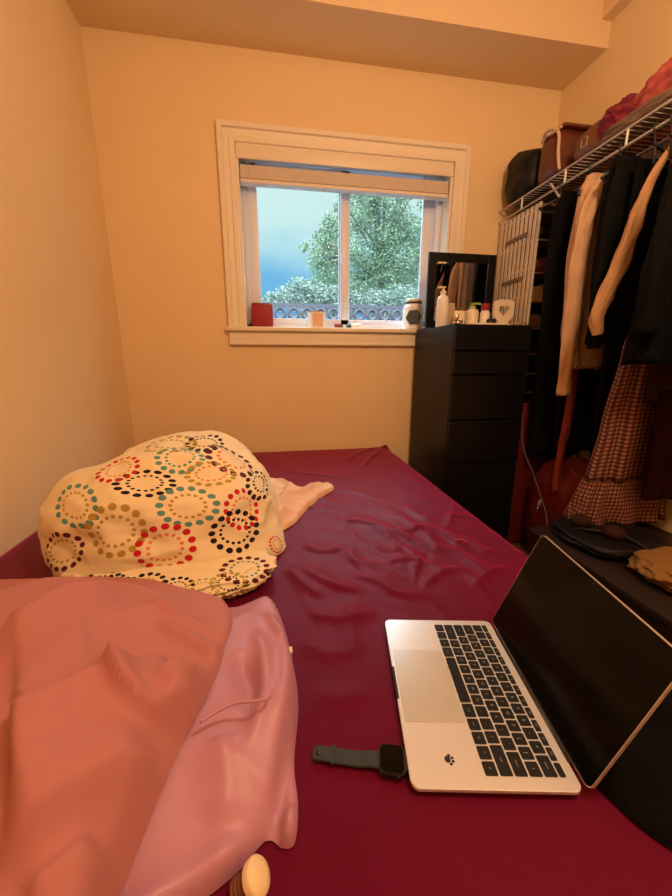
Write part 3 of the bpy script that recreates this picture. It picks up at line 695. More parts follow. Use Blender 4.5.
obj('ruffle', garment([(.585, 2.03, 2.425, -.98, .046), (.50, 2.005, 2.43, -.98, .056), (.40, 1.985, 2.435, -.98, .062)], 12, .022, 10, n=144, m=14), M['gingham'], t, True)
hanger(-.985, 2.15, 2.27, 'hanger holding the gingham dress')
clothing('skirt', 'dark maroon skirt hanging in front of the gingham dress', 'skirt',
    [(.94, 2.19, 2.39, -1.075, .016), (.90, 2.19, 2.39, -1.075, .018), (.53, 2.195, 2.42, -1.085, .024)], 'maroon', 7, .008, 11)
clothing('sweater', 'brown wool top whose hem shows below the big black coat', 'sweater',
    [(1.80, 2.18, 2.24, -1.045, .010), (1.72, 2.16, 2.33, -1.045, .014), (1.2, 2.15, 2.37, -1.05, .016), (.90, 2.155, 2.41, -1.055, .018)], 'brown_cloth', 6, .005, 12)
hanger(-1.045, 2.12, 2.30, 'hanger holding the brown wool top')
clothing('coat', 'big black coat hanging nearest the camera with loose sleeves', 'coat',
    [(1.80, 2.12, 2.26, -1.135, .022), (1.72, 2.06, 2.34, -1.135, .036), (1.55, 2.00, 2.38, -1.135, .040), (1.25, 1.97, 2.41, -1.14, .046), (1.04, 1.96, 2.42, -1.14, .046)], 'black_cloth', 6, .014, 14,
    extra=[('sleeve', [(2.07, -1.18, 1.73), (1.985, -1.185, 1.58), (1.95, -1.19, 1.40), (1.945, -1.19, 1.135)], [.030, .040, .042, .040], 'black_cloth', 8)])
hanger(-1.135, 2.02, 2.28, 'hanger holding the big black coat')
clothing('blouse', 'dark blouse at the near end of the hanging rail', 'blouse',
    [(1.80, 2.10, 2.26, -1.32, .03), (1.70, 2.04, 2.34, -1.32, .04), (1.2, 2.0, 2.40, -1.32, .045), (1.0, 2.0, 2.40, -1.32, .045)], 'charcoal_cloth', 6, .012, 17)
hanger(-1.32, 2.04, 2.28, 'hanger holding the dark blouse at the near end')
tag(obj('scarf', sleeve([(2.19, -.66, 1.02), (2.18, -.68, .80), (2.15, -.70, .62), (2.13, -.72, .43)], [.016, .020, .018, .014], 19), M['red_strap'], smooth=True), 'narrow rust red scarf dangling between coat and gingham dress', 'scarf')

# red bag, bench and its load --------------------------------------
t = thing('garment_bag', 'upright dark red fabric bag on the floor beside the dresser', 'bag', (2.25, -.40, 0))
obj('bag_body', B(2.072, 2.40, -.440, -.362, .002, .828, .02, 4), M['red_cloth'], t, True, 40)
obj('piping', tube(bmesh.new(), [(*p, 0) for p in []] or [(x, -.436, z) for (x, z) in rrect(2.082, 2.39, .012, .818, .03, 4)], .005, 6, close=True), M['red_cloth'], t, True)
obj('bag_handle', tube(bmesh.new(), smooth_path([(2.18, -.40, .826), (2.19, -.40, .85), (2.28, -.40, .85), (2.29, -.40, .826)], 5), .006, 8), M['red_cloth'], t, True)
tag(obj('folded_blanket', blob((2.285, -.665, .27), (.148, .205, .29), .12, 4, 31, flat=.002, nu=80, nv=50, power=3.), M['red_cloth'], smooth=True), 'dark red blanket heaped on the floor beside the upright red bag', 'blanket')
t = thing('storage_bench', 'low dark brown wooden chest between bed and hanging clothes', 'chest', (2.14, -1.45, 0))
bm = bmesh.new(); bx0, bx1, by0, by1 = 1.86, 2.42, -2.15, -.90
box(bm, bx0+.012, bx1-.012, by0+.012, by1-.012, .0, .325, .004); obj('chest_body', bm, M['dark_wood'], t)
obj('chest_lid', B(bx0, bx1, by0, by1, .326, .350, .006), M['dark_wood'], t, True, 40)
ZL = .3505
t = thing('shoulder_bag', 'black bag lying on the dark brown chest', 'bag', (2.06, -1.12, ZL))
obj('bag_body', blob((2.08, -1.075, ZL+.028), (.17, .155, .030), .10, 3, 25, flat=ZL, nu=64, nv=36, power=3.4), M['black_leather'], t, True)
obj('bag_strap', tube(bmesh.new(), smooth_path([(1.95, -1.02, ZL+.035), (1.97, -1.08, ZL+.065), (2.05, -1.16, ZL+.07), (2.08, -1.24, ZL+.05)], 6), .008, 8), M['black_leather'], t, True)
for (x, y, lab) in ((1.99, -1.03, 'left round brown sock ball on the black bag'), (2.03, -1.14, 'right round brown sock ball on the black bag')):
    tag(obj('sock_ball', blob((x, y, ZL+.078), (.034, .034, .022), .1, 4, x*9, nu=32, nv=20), M['brown_cloth'], smooth=True), lab, 'socks', 'rolled socks on the black bag')
tag(obj('folded_shirt', blob((2.16, -1.35, ZL+.035), (.20, .12, .036), .15, 5, 28, flat=ZL, nu=80, nv=40, power=3., fine=.03), M['gold_cloth'], smooth=True), 'mustard yellow shirt crumpled on the dark brown chest', 'shirt')
t = thing('charger_plug', 'small white cable plug hanging in front of the red bag', 'plug', (2.06, -.70, .50))
obj('plug_body', tube(bmesh.new(), [(2.075, -.70, .385), (2.055, -.715, .355)], .007, 10), M['cord'], t, True)
obj('plug_tip', tube(bmesh.new(), [(2.055, -.715, .355), (2.047, -.721, .342)], .004, 8), M['gold'], t, True)
bpy.context.scene.view_settings.view_transform = 'Standard'

# ================================================================ bed
ZB = .523; BX = 1.4986; BY0, BY1 = -2.06, -.022
t = thing('bed', 'queen bed pushed into the corner under the window', 'bed', (.75, -1.04, 0))
obj('bed_base', B(.012, BX-.02, BY0+.01, BY1-.01, .10, .26, .01), M['bedbase'], t)
for (x, y) in ((.08, -.10), (BX-.09, -.10), (.08, -1.96), (BX-.09, -1.96)): obj('leg', lathe(bmesh.new(), [(.022, 0), (.03, .10)], (x, y, 0), 16), M['dark_wood'], t, True, 40)
obj('mattress', B(.008, BX-.012, BY0+.012, BY1-.010, .262, ZB-.014, .035, 4), M['mattress'], t, True, 50)
# burgundy sheet: top surface with creases, rounded rim, sides
def px_line(pts, z=ZB): return [tuple(at(x, y, 'z', z))[:2] for (x, y) in pts]
sheet_folds = []
for pts, a, wl, wr in [
    ([(300, 508), (322, 500), (345, 511)], .005, .018, .009), ([(283, 521), (300, 510), (330, 508)], .006, .02, .01),
    ([(330, 520), (362, 523), (395, 533), (420, 545)], .007, .020, .008), ([(385, 512), (405, 522), (428, 540), (445, 560)], .007, .016, .008),
    ([(395, 535), (425, 530), (450, 538), (470, 552)], .007, .018, .007), ([(400, 505), (420, 518), (440, 524)], .005, .015, .008),
    ([(430, 546), (450, 552), (475, 566), (492, 580)], .007, .018, .008), ([(380, 565), (405, 560), (430, 566), (450, 580)], .006, .018, .008),
    ([(300, 565), (315, 578), (340, 588), (370, 592)], .007, .022, .010), ([(285, 568), (310, 590), (330, 600)], .006, .022, .010),
    ([(340, 575), (372, 580), (400, 595), (440, 600)], .006, .02, .009), ([(420, 590), (440, 575), (465, 568)], .005, .015, .008),
    ([(330, 490), (352, 492), (380, 500)], .004, .015, .008), ([(360, 470), (372, 458), (384, 447)], .006, .016, .008), ([(384, 450), (400, 470), (425, 488)], .005, .014, .010),
    ([(345, 462), (362, 452), (383, 446)], .004, .014, .008), ([(440, 520), (462, 516), (480, 522)], .004, .014, .008), ([(455, 500), (450, 520), (446, 534)], .004, .012, .008),
    ([(400, 545), (415, 556), (418, 572)], .005, .014, .007), ([(462, 535), (478, 548), (500, 556)], .005, .014, .008), ([(470, 590), (490, 575), (510, 566)], .005, .014, .009),
    ([(300, 640), (330, 655), (365, 650)], .004, .03, .02), ([(310, 690), (340, 700), (372, 690)], .003, .03, .02), ([(305, 610), (340, 620), (380, 612)], .005, .022, .012),
    ([(330, 545), (350, 555), (362, 572)], .005, .016, .009), ([(372, 545), (392, 552), (402, 548)], .005, .014, .007), ([(280, 470), (310, 474), (345, 478)], .003, .02, .014),
    ([(480, 500), (492, 520), (505, 540)], .003, .012, .012), ([(355, 600), (350, 630), (358, 660)], .004, .018, .014), ([(300, 545), (322, 552), (345, 548)], .005, .016, .010)]:
    sheet_folds.append((px_line(pts), a, wl, wr))
def sheet():
    nx, ny = 290, 400; R = .040; x0, x1, y0, y1 = .003, BX, BY0, BY1; side = .30
    # parametrise across: side down, rounding, top
    def axis(a, b, n):
        s = np.linspace(0, 1, n); L_ = (b-a); prof = []
        tot = side+R*PI/2+(L_-2*R)+R*PI/2+side; out = []
        for q in s*tot:
            if q < side: out.append((0, side-q+R))
            elif q < side+R*PI/2: th = (q-side)/R; out.append((R-R*math.cos(th), R-R*math.sin(th)))
            elif q < side+R*PI/2+L_-2*R: out.append((R+q-side-R*PI/2, 0))
            elif q < side+R*PI+L_-2*R: th = (q-side-R*PI/2-L_+2*R)/R; out.append((L_-R+R*math.sin(th), R-R*math.cos(th)))
            else: out.append((L_, R+q-side-R*PI-L_+2*R))
        return out
    ax = axis(x0, x1, nx); ay = axis(y0, y1, ny)
    X = np.array([[x0+a[0] for b in ay] for a in ax]); Y = np.array([[y0+b[0] for b in ay] for a in ax])
    dz = np.array([[min(a[1], .34)+min(b[1], .34) if (a[1] < R or b[1] < R) else min(.34, max(a[1], b[1])) for b in ay] for a in ax]); dz = np.minimum(dz, .33)
    H = creases(X, Y, sheet_folds)*1.5
    cx, cy = at(425, 545, 'z', ZB)[:2]
    m = np.exp(-(((X-cx)/.36)**2+((Y-cy)/.40)**2))
    p0, p1 = at(385, 512, 'z', ZB), at(450, 560, 'z', ZB); a0 = math.atan2(p1.y-p0.y, p1.x-p0.x); rnd = random.Random(5); rf = []
    for k in range(105):
        qx = rnd.gauss(cx-.03, .22); qy = rnd.gauss(cy-.02, .24); a = a0+rnd.gauss(.15, .5); L_ = rnd.uniform(.04, .15); bend = rnd.uniform(-.03, .03)
        dx, dy = math.cos(a), math.sin(a); fall = math.exp(-(((qx-cx)/.45)**2+((qy-cy)/.5)**2))
        rf.append(([(qx-dx*L_, qy-dy*L_), (qx-dy*bend, qy+dx*bend), (qx+dx*L_, qy+dy*L_)], rnd.uniform(.0020, .0048)*fall*rnd.choice((1, 1, -.6)), rnd.uniform(.008, .018), rnd.uniform(.003, .007)))
    H += creases(X, Y, rf)
    H += nz(X, Y, 5., 2, oct=2)*(.005*m+.0015)
    top = np.clip(1-dz/.05, 0, 1); Z = ZB-dz+H*top
    # the pulled-up corner at the head end by the dresser
    Z += .020*np.exp(-(((X-(x1-.02))/.028)**2+((Y-(y1-.03))/.035)**2))
    XX = X+np.where(dz > .05, nz(X, Y, 8, 5)*.0, 0)
    bm = bmesh.new(); V = [[bm.verts.new((XX[i, j], Y[i, j], Z[i, j])) for j in range(ny)] for i in range(nx)]
    for i in range(nx-1):
        for j in range(ny-1): bm.faces.new((V[i][j], V[i+1][j], V[i+1][j+1], V[i][j+1]))
    return bm
tag(obj('bed_sheet', sheet(), M['sheet'], smooth=True), 'burgundy satin fitted sheet creased over the mattress', 'bed sheet')

# ---- the ring-print bundle ----------------------------------------
BC = Vector((.478, -1.10, .605)); BS = (.300, .275, .212)
POLE = Vector((.25, -.72, .65)).normalized(); PU = Vector((1, .30, 0)); PU = (PU-POLE*PU.dot(POLE)).normalized(); PV = POLE.cross(PU)
def bundle_uv(bm):
    uvl = bm.loops.layers.uv.new('UVMap')
    for f in bm.faces:
        for l in f.loops:
            d = l.vert.co-BC; d.z *= 1.25; d.normalize(); c = max(-1, min(1, d.dot(POLE))); th = math.acos(c); u, v = d.dot(PU), d.dot(PV); q = math.hypot(u, v)+1e-9
            l[uvl].uv = (th*u/q*.33+.5, th*v/q*.33+.5)
    return bm
K = (.012, .006, .014); TE = (.10, .28, .27); RD = (.52, .010, .018); OL = (.42, .30, .05); CO = (.68, .22, .12); BG = (.80, .68, .45); GR = (.45, .42, .15); PL = (.09, .006, .02)
#RINGS_BEGIN
RINGS = [(0.5068, 0.7258, 0.0799, 1.0, 0.0, 'OL', 'OL'),
    (0.6258, 0.7156, 0.0799, 0.724, -0.99, 'K', 'K'),
    (0.5234, 0.6072, 0.0607, 0.93, -2.78, 'TE', 'TE'),
    (0.6835, 0.5988, 0.0799, 1.0, 0.0, 'PL', 'CO'),
    (0.5972, 0.5281, 0.0629, 0.642, -3.01, 'OL', 'CO'),
    (0.4264, 0.5271, 0.072, 0.6, -2.81, 'K', 'K'),
    (0.3559, 0.6104, 0.054, 1.0, 0.0, 'RD', 'CO'),
    (0.2467, 0.5063, 0.0799, 0.681, -1.99, 'TE', 'OL'),
    (0.3358, 0.3874, 0.0799, 0.919, -1.61, 'OL', 'OL'),
    (0.5249, 0.4264, 0.0712, 0.821, -2.74, 'TE', 'OL'),
    (0.6699, 0.3938, 0.0627, 0.814, -1.72, 'RD', 'CO'),
    (0.7613, 0.4923, 0.0799, 0.6, 2.46, 'K', 'K'),
    (0.6493, 0.323, 0.065, 1.0, 0.0, 'K', 'K'),
    (0.4557, 0.297, 0.0754, 1.0, 0.0, 'RD', 'CO'),
    (0.1545, 0.3643, 0.0679, 0.917, -1.05, 'PL', 'OL'),
    (0.4978, -2.9821, 0.0442, 1.0, 0.0, 'K', 'OL'),
    (0.7121, -2.9452, 0.051, 1.0, 0.0, 'PL', 'TE'),
    (0.3958, -2.9516, 0.0419, 1.0, 0.0, 'K', 'PL'),
    (0.7772, 0.2622, 0.0253, 1.0, 0.0, 'RD', 'RD'),
    (0.5692, -3.0007, 0.0357, 1.0, 0.0, 'K', 'PL'),
    (0.439, -2.9656, 0.0447, 0.6, -2.27, 'K', 'OL'),
    (0.6801, -2.9945, 0.0375, 0.881, -2.48, 'OL', 'K'),
    (0.6255, -3.0084, 0.0329, 1.0, 0.0, 'GR', 'OL')]
#RINGS_END
cols = dict(K=K, TE=TE, RD=RD, OL=OL, CO=CO, GR=GR, PL=PL)
M['rings'] = ring_material('dotted ring print cotton', BG, [(a, b, r, s, ro, cols[c1], cols[c2]) for (a, b, r, s, ro, c1, c2) in RINGS] or [(0, 0, .05, 1, 0, K, RD)])
t = thing('duvet_bundle', 'cream bundled duvet printed with colourful dotted rings', 'duvet', (.455, -1.09, ZB))
bb = blob(BC, BS, .11, 2.3, 3.3, flat=ZB+.004, nu=200, nv=130, power=2.4, fine=.0, lobes=[((1, -.55, -.45), .16, .05), ((-1, -.1, -.30), .05, .1), ((-.35, .3, 1), -.06, .12), ((.35, .5, .8), .08, .12), ((-.9, 0, .55), -.08, .12)])
obj('duvet_body', bundle_uv(bb), M['rings'], t, True)
bb = blob((.535, -1.355, ZB+.026), (.225, .105, .030), .20, 3.6, 6.1, flat=ZB+.004, nu=160, nv=80, power=2.6, fine=.02, rotz=-.10)
uvl = bb.loops.layers.uv.new('UVMap')
for f in bb.faces:
    for l in f.loops: l[uvl].uv = (l.vert.co.x, -2+l.vert.co.y+.8*l.vert.co.z)
obj('duvet_edge', bb, M['rings'], t, True)

# ---- peach cloth ---------------------------------------------------
ol = px_line([(250, 486), (268, 478), (285, 484), (297, 492), (312, 488), (326, 484), (334, 488), (322, 496), (310, 506), (300, 516), (295, 522), (282, 530), (268, 540), (250, 540)], .53)
ff = [(px_line([(272, 484), (290, 495), (284, 512), (272, 528)]), .030, .030, .016), (px_line([(326, 486), (305, 500), (285, 510)]), .016, .014, .012), (px_line([(295, 518), (285, 520), (275, 532)]), .016, .012, .010)]
def hp(X, Y, D): return .016+.035*ease(D/.10)+creases(X, Y, ff)+nz(X, Y, 14, 8)*.010
tag(obj('pillowcase', pile(ol, hp, ZB, .005, .012), M['peach'], smooth=True), 'peach cotton cloth poking out right of the ring print duvet', 'cloth')

# ---- pink clothes ---------------------------------------------------
ol = [(.57, -1.52), (.60, -1.49), (.64, -1.485), (.70, -1.49), (.765, -1.465), (.795, -1.54), (.812, -1.66), (.815, -1.74), (.804, -1.82), (.806, -1.87), (.800, -1.905), (.786, -1.908), (.768, -1.898), (.735, -1.922), (.68, -1.945), (.60, -1.97), (.52, -1.98), (.50, -1.90), (.56, -1.75), (.58, -1.60)]
def pl(pts, z=.60): return px_line(pts, z)
fr_ = [(pl([(252, 606), (262, 640), (262, 690), (240, 750)]), .012, .022, .016), (pl([(280, 605), (288, 640), (282, 690), (272, 740), (255, 800)]), .014, .016, .024),
       (pl([(290, 690), (282, 740), (272, 800), (262, 840)]), -.012, .014, .018), (pl([(290, 760), (290, 800), (285, 840)]), .010, .012, .012),
       (pl([(255, 800), (220, 840), (170, 870), (100, 885)]), .012, .014, .020), (pl([(250, 850), (200, 872), (150, 885)]), -.010, .010, .014), (pl([(235, 640), (250, 670), (240, 700)]), -.010, .016, .016),
       (pl([(262, 590), (272, 600), (285, 622)]), .010, .010, .010), (pl([(215, 720), (225, 760), (215, 800)]), .006, .03, .02)]
def hr(X, Y, D): return .018+.048*ease(D/.14)+2.2*creases(X, Y, fr_)+nz(X, Y, 7, 12)*.006
rose_outline = [tuple(v)[:2] for v in smooth_path([(p[0], p[1], 0) for p in ol+[ol[0]]], 6)][:-1]
def rose_top(X, Y):
    D, _, _, _, _ = dist_poly(X, Y, rose_outline, True); I = inside(X, Y, rose_outline); D = np.where(I, D, 0)
    k = np.sqrt(np.clip(1-(1-np.clip(D/.016, 0, 1))**2, 0, 1)); return np.where(I, ZB+.002+k*hr(X, Y, D), ZB)
tag(obj('pyjama_top', pile(ol, hr, ZB, .006, .016), M['rose'], smooth=True), 'rose satin garment under the big dusty pink garment', 'clothing')
ol2 = [(.01, -1.40), (.10, -1.365), (.25, -1.385), (.38, -1.40), (.50, -1.435), (.60, -1.485), (.685, -1.535), (.705, -1.60), (.70, -1.665), (.695, -1.72), (.678, -1.79), (.655, -1.86), (.63, -1.94), (.61, -2.02), (.40, -2.045), (.15, -2.045), (.01, -2.03)]
def p2(pts, z=.64): return px_line(pts, z)
fp = [(p2([(-20, 662), (30, 640), (60, 622), (95, 608), (130, 604)]), .024, .010, .080), (p2([(-10, 592), (60, 583), (130, 586), (190, 604)]), .014, .024, .030),
      (p2([(122, 655), (114, 676), (124, 698), (148, 713), (172, 704), (194, 680), (216, 655)]), .036, .085, .011), (p2([(140, 702), (180, 680), (215, 655), (232, 636)]), .016, .045, .008),
      (p2([(206, 690), (180, 735), (157, 774), (114, 846), (81, 896)]), .026, .050, .009), (p2([(190, 735), (168, 790), (146, 840), (118, 896)]), .018, .030, .008),
      (p2([(168, 738), (129, 762), (81, 796), (20, 842), (-20, 862)]), .036, .026, .120), (p2([(150, 622), (190, 628), (232, 640)]), .014, .022, .008),
      (p2([(-10, 760), (40, 736), (85, 706), (118, 680)]), .014, .014, .060), (p2([(150, 600), (185, 612), (226, 612)]), .010, .016, .010), (p2([(10, 900), (60, 860), (100, 820)]), .018, .014, .050)]
def hq(X, Y, D): return .068+.070*ease(D/.20)+1.7*creases(X, Y, fp)+nz(X, Y, 5, 14)*.008
tag(obj('sweatshirt', pile(ol2, hq, ZB, .006, .012, base=rose_top), M['pink'], smooth=True), 'large dusty pink garment spread over the near left of the bed', 'clothing')
# drawstring and tag
zf = lambda x, y: ZB+.078
cordp = [at(x, y, 'z', .612) for (x, y) in ((200, 722), (216, 712), (235, 703), (255, 701), (268, 698), (274, 688))]
tag(obj('drawstring', tube(bmesh.new(), smooth_path(cordp, 6), .0022, 8), M['rose'], smooth=True), 'thin pink drawstring lying across the rose satin garment', 'cord')
p = at(289, 648, 'z', .552)
tag(obj('care_tag', B(p.x-.004, p.x+.006, p.y-.007, p.y+.007, p.z-.008, p.z-.003, .001), M['skin_tag']), 'tiny cream tag at the right edge of the rose garment', 'tag')
# brown ribbed jar with cream cap
t = thing('cosmetic_jar', 'brown ribbed tube with round cream cap beneath the pink clothes', 'tube', (.745, -1.95, ZB))
ax = Vector((.70, -.05, .62)).normalized(); q = ax.to_track_quat('Z', 'Y').to_matrix().to_4x4()
cpos = at(258, 876, 'z', .545)
obj('cap', lathe(bmesh.new(), [(.012, -.009), (.0155, -.007), (.0165, 0), (.0145, .003), (.008, .0045), (.001, .005)], cpos, 32, q), M['cap_cream'], t, True, 50)
pr = []
for k in range(8): pr.append((.0120 if k % 2 else .0105, -.009-.0026*k))
obj('tube_body', lathe(bmesh.new(), pr, cpos, 28, q), M['ribbed'], t, True, 30)

# ================================================================ laptop
LT = -.1858; U = Vector((math.sin(LT), -math.cos(LT), 0)); Vv = Vector((math.cos(LT), math.sin(LT), 0)); LO = Vector((1.002, -1.585, ZB+.0145))
Lm = Matrix(((U.x, Vv.x, 0, LO.x), (U.y, Vv.y, 0, LO.y), (0, 0, 1, LO.z), (0, 0, 0, 1)))    # local: u along the hinge, v front to hinge
t = thing('laptop', 'open silver laptop with black keyboard lying on the burgundy sheet', 'laptop', LO)
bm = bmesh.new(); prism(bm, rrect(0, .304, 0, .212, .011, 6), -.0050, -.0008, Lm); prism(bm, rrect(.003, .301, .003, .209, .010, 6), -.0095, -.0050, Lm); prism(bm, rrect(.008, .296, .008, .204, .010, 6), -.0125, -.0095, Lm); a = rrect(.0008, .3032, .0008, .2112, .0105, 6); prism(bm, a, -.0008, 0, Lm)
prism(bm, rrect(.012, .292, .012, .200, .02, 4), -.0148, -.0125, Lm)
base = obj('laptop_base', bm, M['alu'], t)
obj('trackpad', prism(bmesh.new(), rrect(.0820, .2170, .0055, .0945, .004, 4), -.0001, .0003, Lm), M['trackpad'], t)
bm = bmesh.new()
prism(bm, rrect(.0820-.0006, .2170+.0006, .0945, .0951, .0002, 2), -.0001, .0002, Lm); prism(bm, rrect(.0812, .0820, .0055, .0951, .0002, 2), -.0001, .0002, Lm); prism(bm, rrect(.2170, .2178, .0055, .0951, .0002, 2), -.0001, .0002, Lm)
obj('trackpad_gap', bm, M['legend'], t)
obj('thumb_notch', prism(bmesh.new(), rrect(.118, .180, -.0004, .003, .0012, 3), -.004, .0004, Lm), M['hinge'], t)
rows = [
  (.0970, .0162, [('fn', 1), ('ctrl', 1), ('opt', 1), ('cmd', 1.25), ('', 5.1), ('cmd', 1.25), ('opt', 1), ('<', 1), ('^', 1), ('>', 1)]),
  (.1158, .0162, [('shift', 2.3)]+[(c, 1) for c in 'ZXCVBNM,./']+[('shift', 2.3)]),
  (.1346, .0162, [('caps', 1.8)]+[(c, 1) for c in "ASDFGHJKL;'"]+[('return', 1.8)]),
  (.1534, .0162, [('tab', 1.5)]+[(c, 1) for c in 'QWERTYUIOP[]']+[('\\', 1.1)]),
  (.1722, .0162, [('`', 1)]+[(c, 1) for c in '1234567890-=']+[('delete', 1.6)]),
  (.1908, .0080, [('esc', 1)]+[('F%d' % k, 1) for k in range(1, 13)]+[('', 1)])]
K0, K1, gap = .0149, .2882, .0027
def glyph(txt, size):
    cu = bpy.data.curves.new('g', 'FONT'); cu.body = txt; cu.size = size; cu.align_x = 'CENTER'; cu.align_y = 'CENTER'; cu.resolution_u = 2
    o = bpy.data.objects.new('g', cu); C.objects.link(o); dg = bpy.context.evaluated_depsgraph_get(); me = bpy.data.meshes.new_from_object(o.evaluated_get(dg))
    bpy.data.objects.remove(o); bpy.data.curves.remove(cu); return me
gl = {}
for v0, kd, ks in rows:
    tot = sum(k[1] for k in ks); n = len(ks); unit = (K1-K0-gap*(n-1))/tot if True else 0; u = K0
    for txt, wd in ks:
        w = unit*wd; bm = bmesh.new(); a = rrect(u, u+w, v0, v0+kd, .0016, 3); b = rrect(u+.0005, u+w-.0005, v0+.0005, v0+kd-.0005, .0014, 3)
        lo = [bm.verts.new(Lm @ Vector((x, y, .0002))) for x, y in a]; mi = [bm.verts.new(Lm @ Vector((x, y, .0010))) for x, y in a]; hi_ = [bm.verts.new(Lm @ Vector((x, y, .0013))) for x, y in b]
        m_ = len(a)
        for A, Bq in ((lo, mi), (mi, hi_)):
            for k in range(m_): bm.faces.new((A[k], A[(k+1) % m_], Bq[(k+1) % m_], Bq[k]))
        bm.faces.new(hi_); bmesh.ops.recalc_face_normals(bm, faces=bm.faces)
        if txt:
            sz = .0062 if len(txt) == 1 else .0036
            if (txt, sz) not in gl: gl[(txt, sz)] = glyph(txt, sz)
            g = gl[(txt, sz)]; cxg = u+w/2; cyg = v0+kd/2; vm = [bm.verts.new(Lm @ Vector((cxg+p.co.x, cyg+p.co.y, .00142))) for p in g.vertices]
            for f in g.polygons:
                try: nf = bm.faces.new([vm[i] for i in f.vertices]); nf.material_index = 1
                except ValueError: pass
        me = bpy.data.meshes.new('key'); bm.to_mesh(me); bm.free(); obj('key', me, [M['key'], M['legend']], t)
        u += w+gap
bm = bmesh.new()      # paw print: big pad and four toes
for (du, dv, ru, rv) in ((.0, .0, .0044, .0040), (-.0050, .0028, .0018, .0022), (-.0018, .0064, .0018, .0022), (.0025, .0066, .0018, .0022), (.0058, .0034, .0018, .0022)):
    prism(bm, [(.2690+du+ru*math.cos(a*PI/10), .0535+dv+rv*math.sin(a*PI/10)) for a in range(20)], 0, .00025, Lm)
obj('paw_sticker', bm, M['paw'], t)
obj('hinge', tube(bmesh.new(), [Lm @ Vector((.034, .2135, -.003)), Lm @ Vector((.270, .2135, -.003))], .0042, 12), M['hinge'], t, True)
LA = 1.9539; d = Vector((0, -math.cos(LA), math.sin(LA))); nrm = Vector((0, -math.sin(LA), -math.cos(LA)))   # lid up direction / facing normal in (u,v,w)
Ll = Lm @ Matrix(((1, 0, 0, 0), (0, d.y, -nrm.y, .2150), (0, d.z, -nrm.z, -.001), (0, 0, 0, 1)))            # local: u, up the lid, away from viewer
lid = obj('lid', prism(bmesh.new(), rrect(0, .304, .002, .2105, .010, 6), .0006, .0046, Ll), M['alu_edge'], t)
obj('screen', prism(bmesh.new(), rrect(.0012, .3028, .0032, .2093, .009, 6), .0001, .0007, Ll), M['screen'], lid)
obj('camera_lens', prism(bmesh.new(), [(.152+.0015*math.cos(k*PI/6), .2045+.0015*math.sin(k*PI/6)) for k in range(12)], -.0001, .0002, Ll), M['dark_grey'], lid)

# ================================================================ watch
wc = at(392, 759, 'z', ZB+.012); wa = math.radians(-15)
Wm = Matrix.Translation((wc.x, wc.y, ZB+.0035)) @ Matrix.Rotation(wa, 4, 'Z')
t = thing('smartwatch', 'smartwatch with charcoal rubber band lying left of the laptop', 'watch', (wc.x, wc.y, ZB))
bm = bmesh.new()
for (s, z0, z1) in ((0, .002, .008), (.001, .008, .0095)): prism(bm, rrect(-.0175+s, .0175-s, -.0195+s, .0195-s, .008, 5), z0, z1, Wm)
prism(bm, rrect(-.0160, .0160, -.018, .018, .008, 5), -.0005, .002, Wm)
obj('watch_case', bm, M['watch'], t, True, 30)
obj('watch_screen', prism(bmesh.new(), rrect(-.0155, .0155, -.0175, .0175, .007, 5), .0095, .0103, Wm), M['screen'], t, True, 30)
obj('crown', lathe(bmesh.new(), [(.003, 0), (.003, .0022)], Wm @ Vector((.008, -.0195, .005)), 14, Matrix.Rotation(wa, 4, 'Z') @ Matrix.Rotation(PI/2, 4, 'X')), M['watch'], t)
def band(pts, w, th=.0022, bulge=None):
    bm = bmesh.new(); P = smooth_path(pts, 8); rings = []
    for i, p in enumerate(P):
        ww = w(i/(len(P)-1))/2
        rings.append([bm.verts.new(Wm @ (p+Vector((0, sy*ww, sz*th/2)))) for (sy, sz) in ((-1, -.6), (-.9, 1), (.9, 1), (1, -.6), (.9, -1), (-.9, -1))])
    for A, Bq in zip(rings, rings[1:]):
        for k in range(6): bm.faces.new((A[k], A[(k+1) % 6], Bq[(k+1) % 6], Bq[k]))
    bm.faces.new(rings[0]); bm.faces.new(rings[-1]); return bm
tp = lambda q: .0225-.003*q if q < .93 else (.0197*math.sqrt(max(.05, 1-((q-.93)/.07)**2)))
b = obj('band', band([(-.0165, 0, .005), (-.028, 0, .0062), (-.045, 0, .0035), (-.072, .001, .0035), (-.092, .002, .004), (-.107, .002, .0025)], tp), M['strap'], t, True, 40)
obj('pin_stud', lathe(bmesh.new(), [(.0032, 0), (.0032, .0018), (.0022, .0024)], Wm @ Vector((-.099, .0018, .0045)), 14), M['watch'], b, True, 40)
obj('band_keeper', band([(-.0765, .001, .0055), (-.0815, .001, .0055)], lambda q: .026, .003), M['strap'], t, True, 40)
obj('band', band([(.0165, 0, .005), (.028, 0, .0040), (.036, -.001, .002)], lambda q: .0225), M['strap'], t, True, 40)

# black fleece behind the laptop ------------------------------------
ol = [(1.18, -1.905), (1.195, -1.955), (1.215, -1.985), (1.25, -2.02), (1.36, -2.045), (1.485, -2.045), (1.485, -1.80), (1.47, -1.68), (1.40, -1.70), (1.33, -1.76), (1.26, -1.84)]
def hb(X, Y, D): return .012+.045*ease(D/.10)+nz(X, Y, 9, 22)*.012
tag(obj('fleece_throw', pile(ol, hb, ZB, .007, .02), M['fuzzy'], smooth=True), 'black fleece throw on the bed behind the laptop lid', 'throw')
p = at(460, 541, 'z', ZB+.008)
tag(obj('loose_thread', tube(bmesh.new(), smooth_path([(p.x-.016, p.y+.006, ZB+.009), (p.x, p.y, ZB+.013), (p.x+.012, p.y-.002, ZB+.010), (p.x+.02, p.y-.012, ZB+.009)], 4), .0014, 6), M['coral']), 'tiny pink thread on the creased burgundy sheet', 'thread')

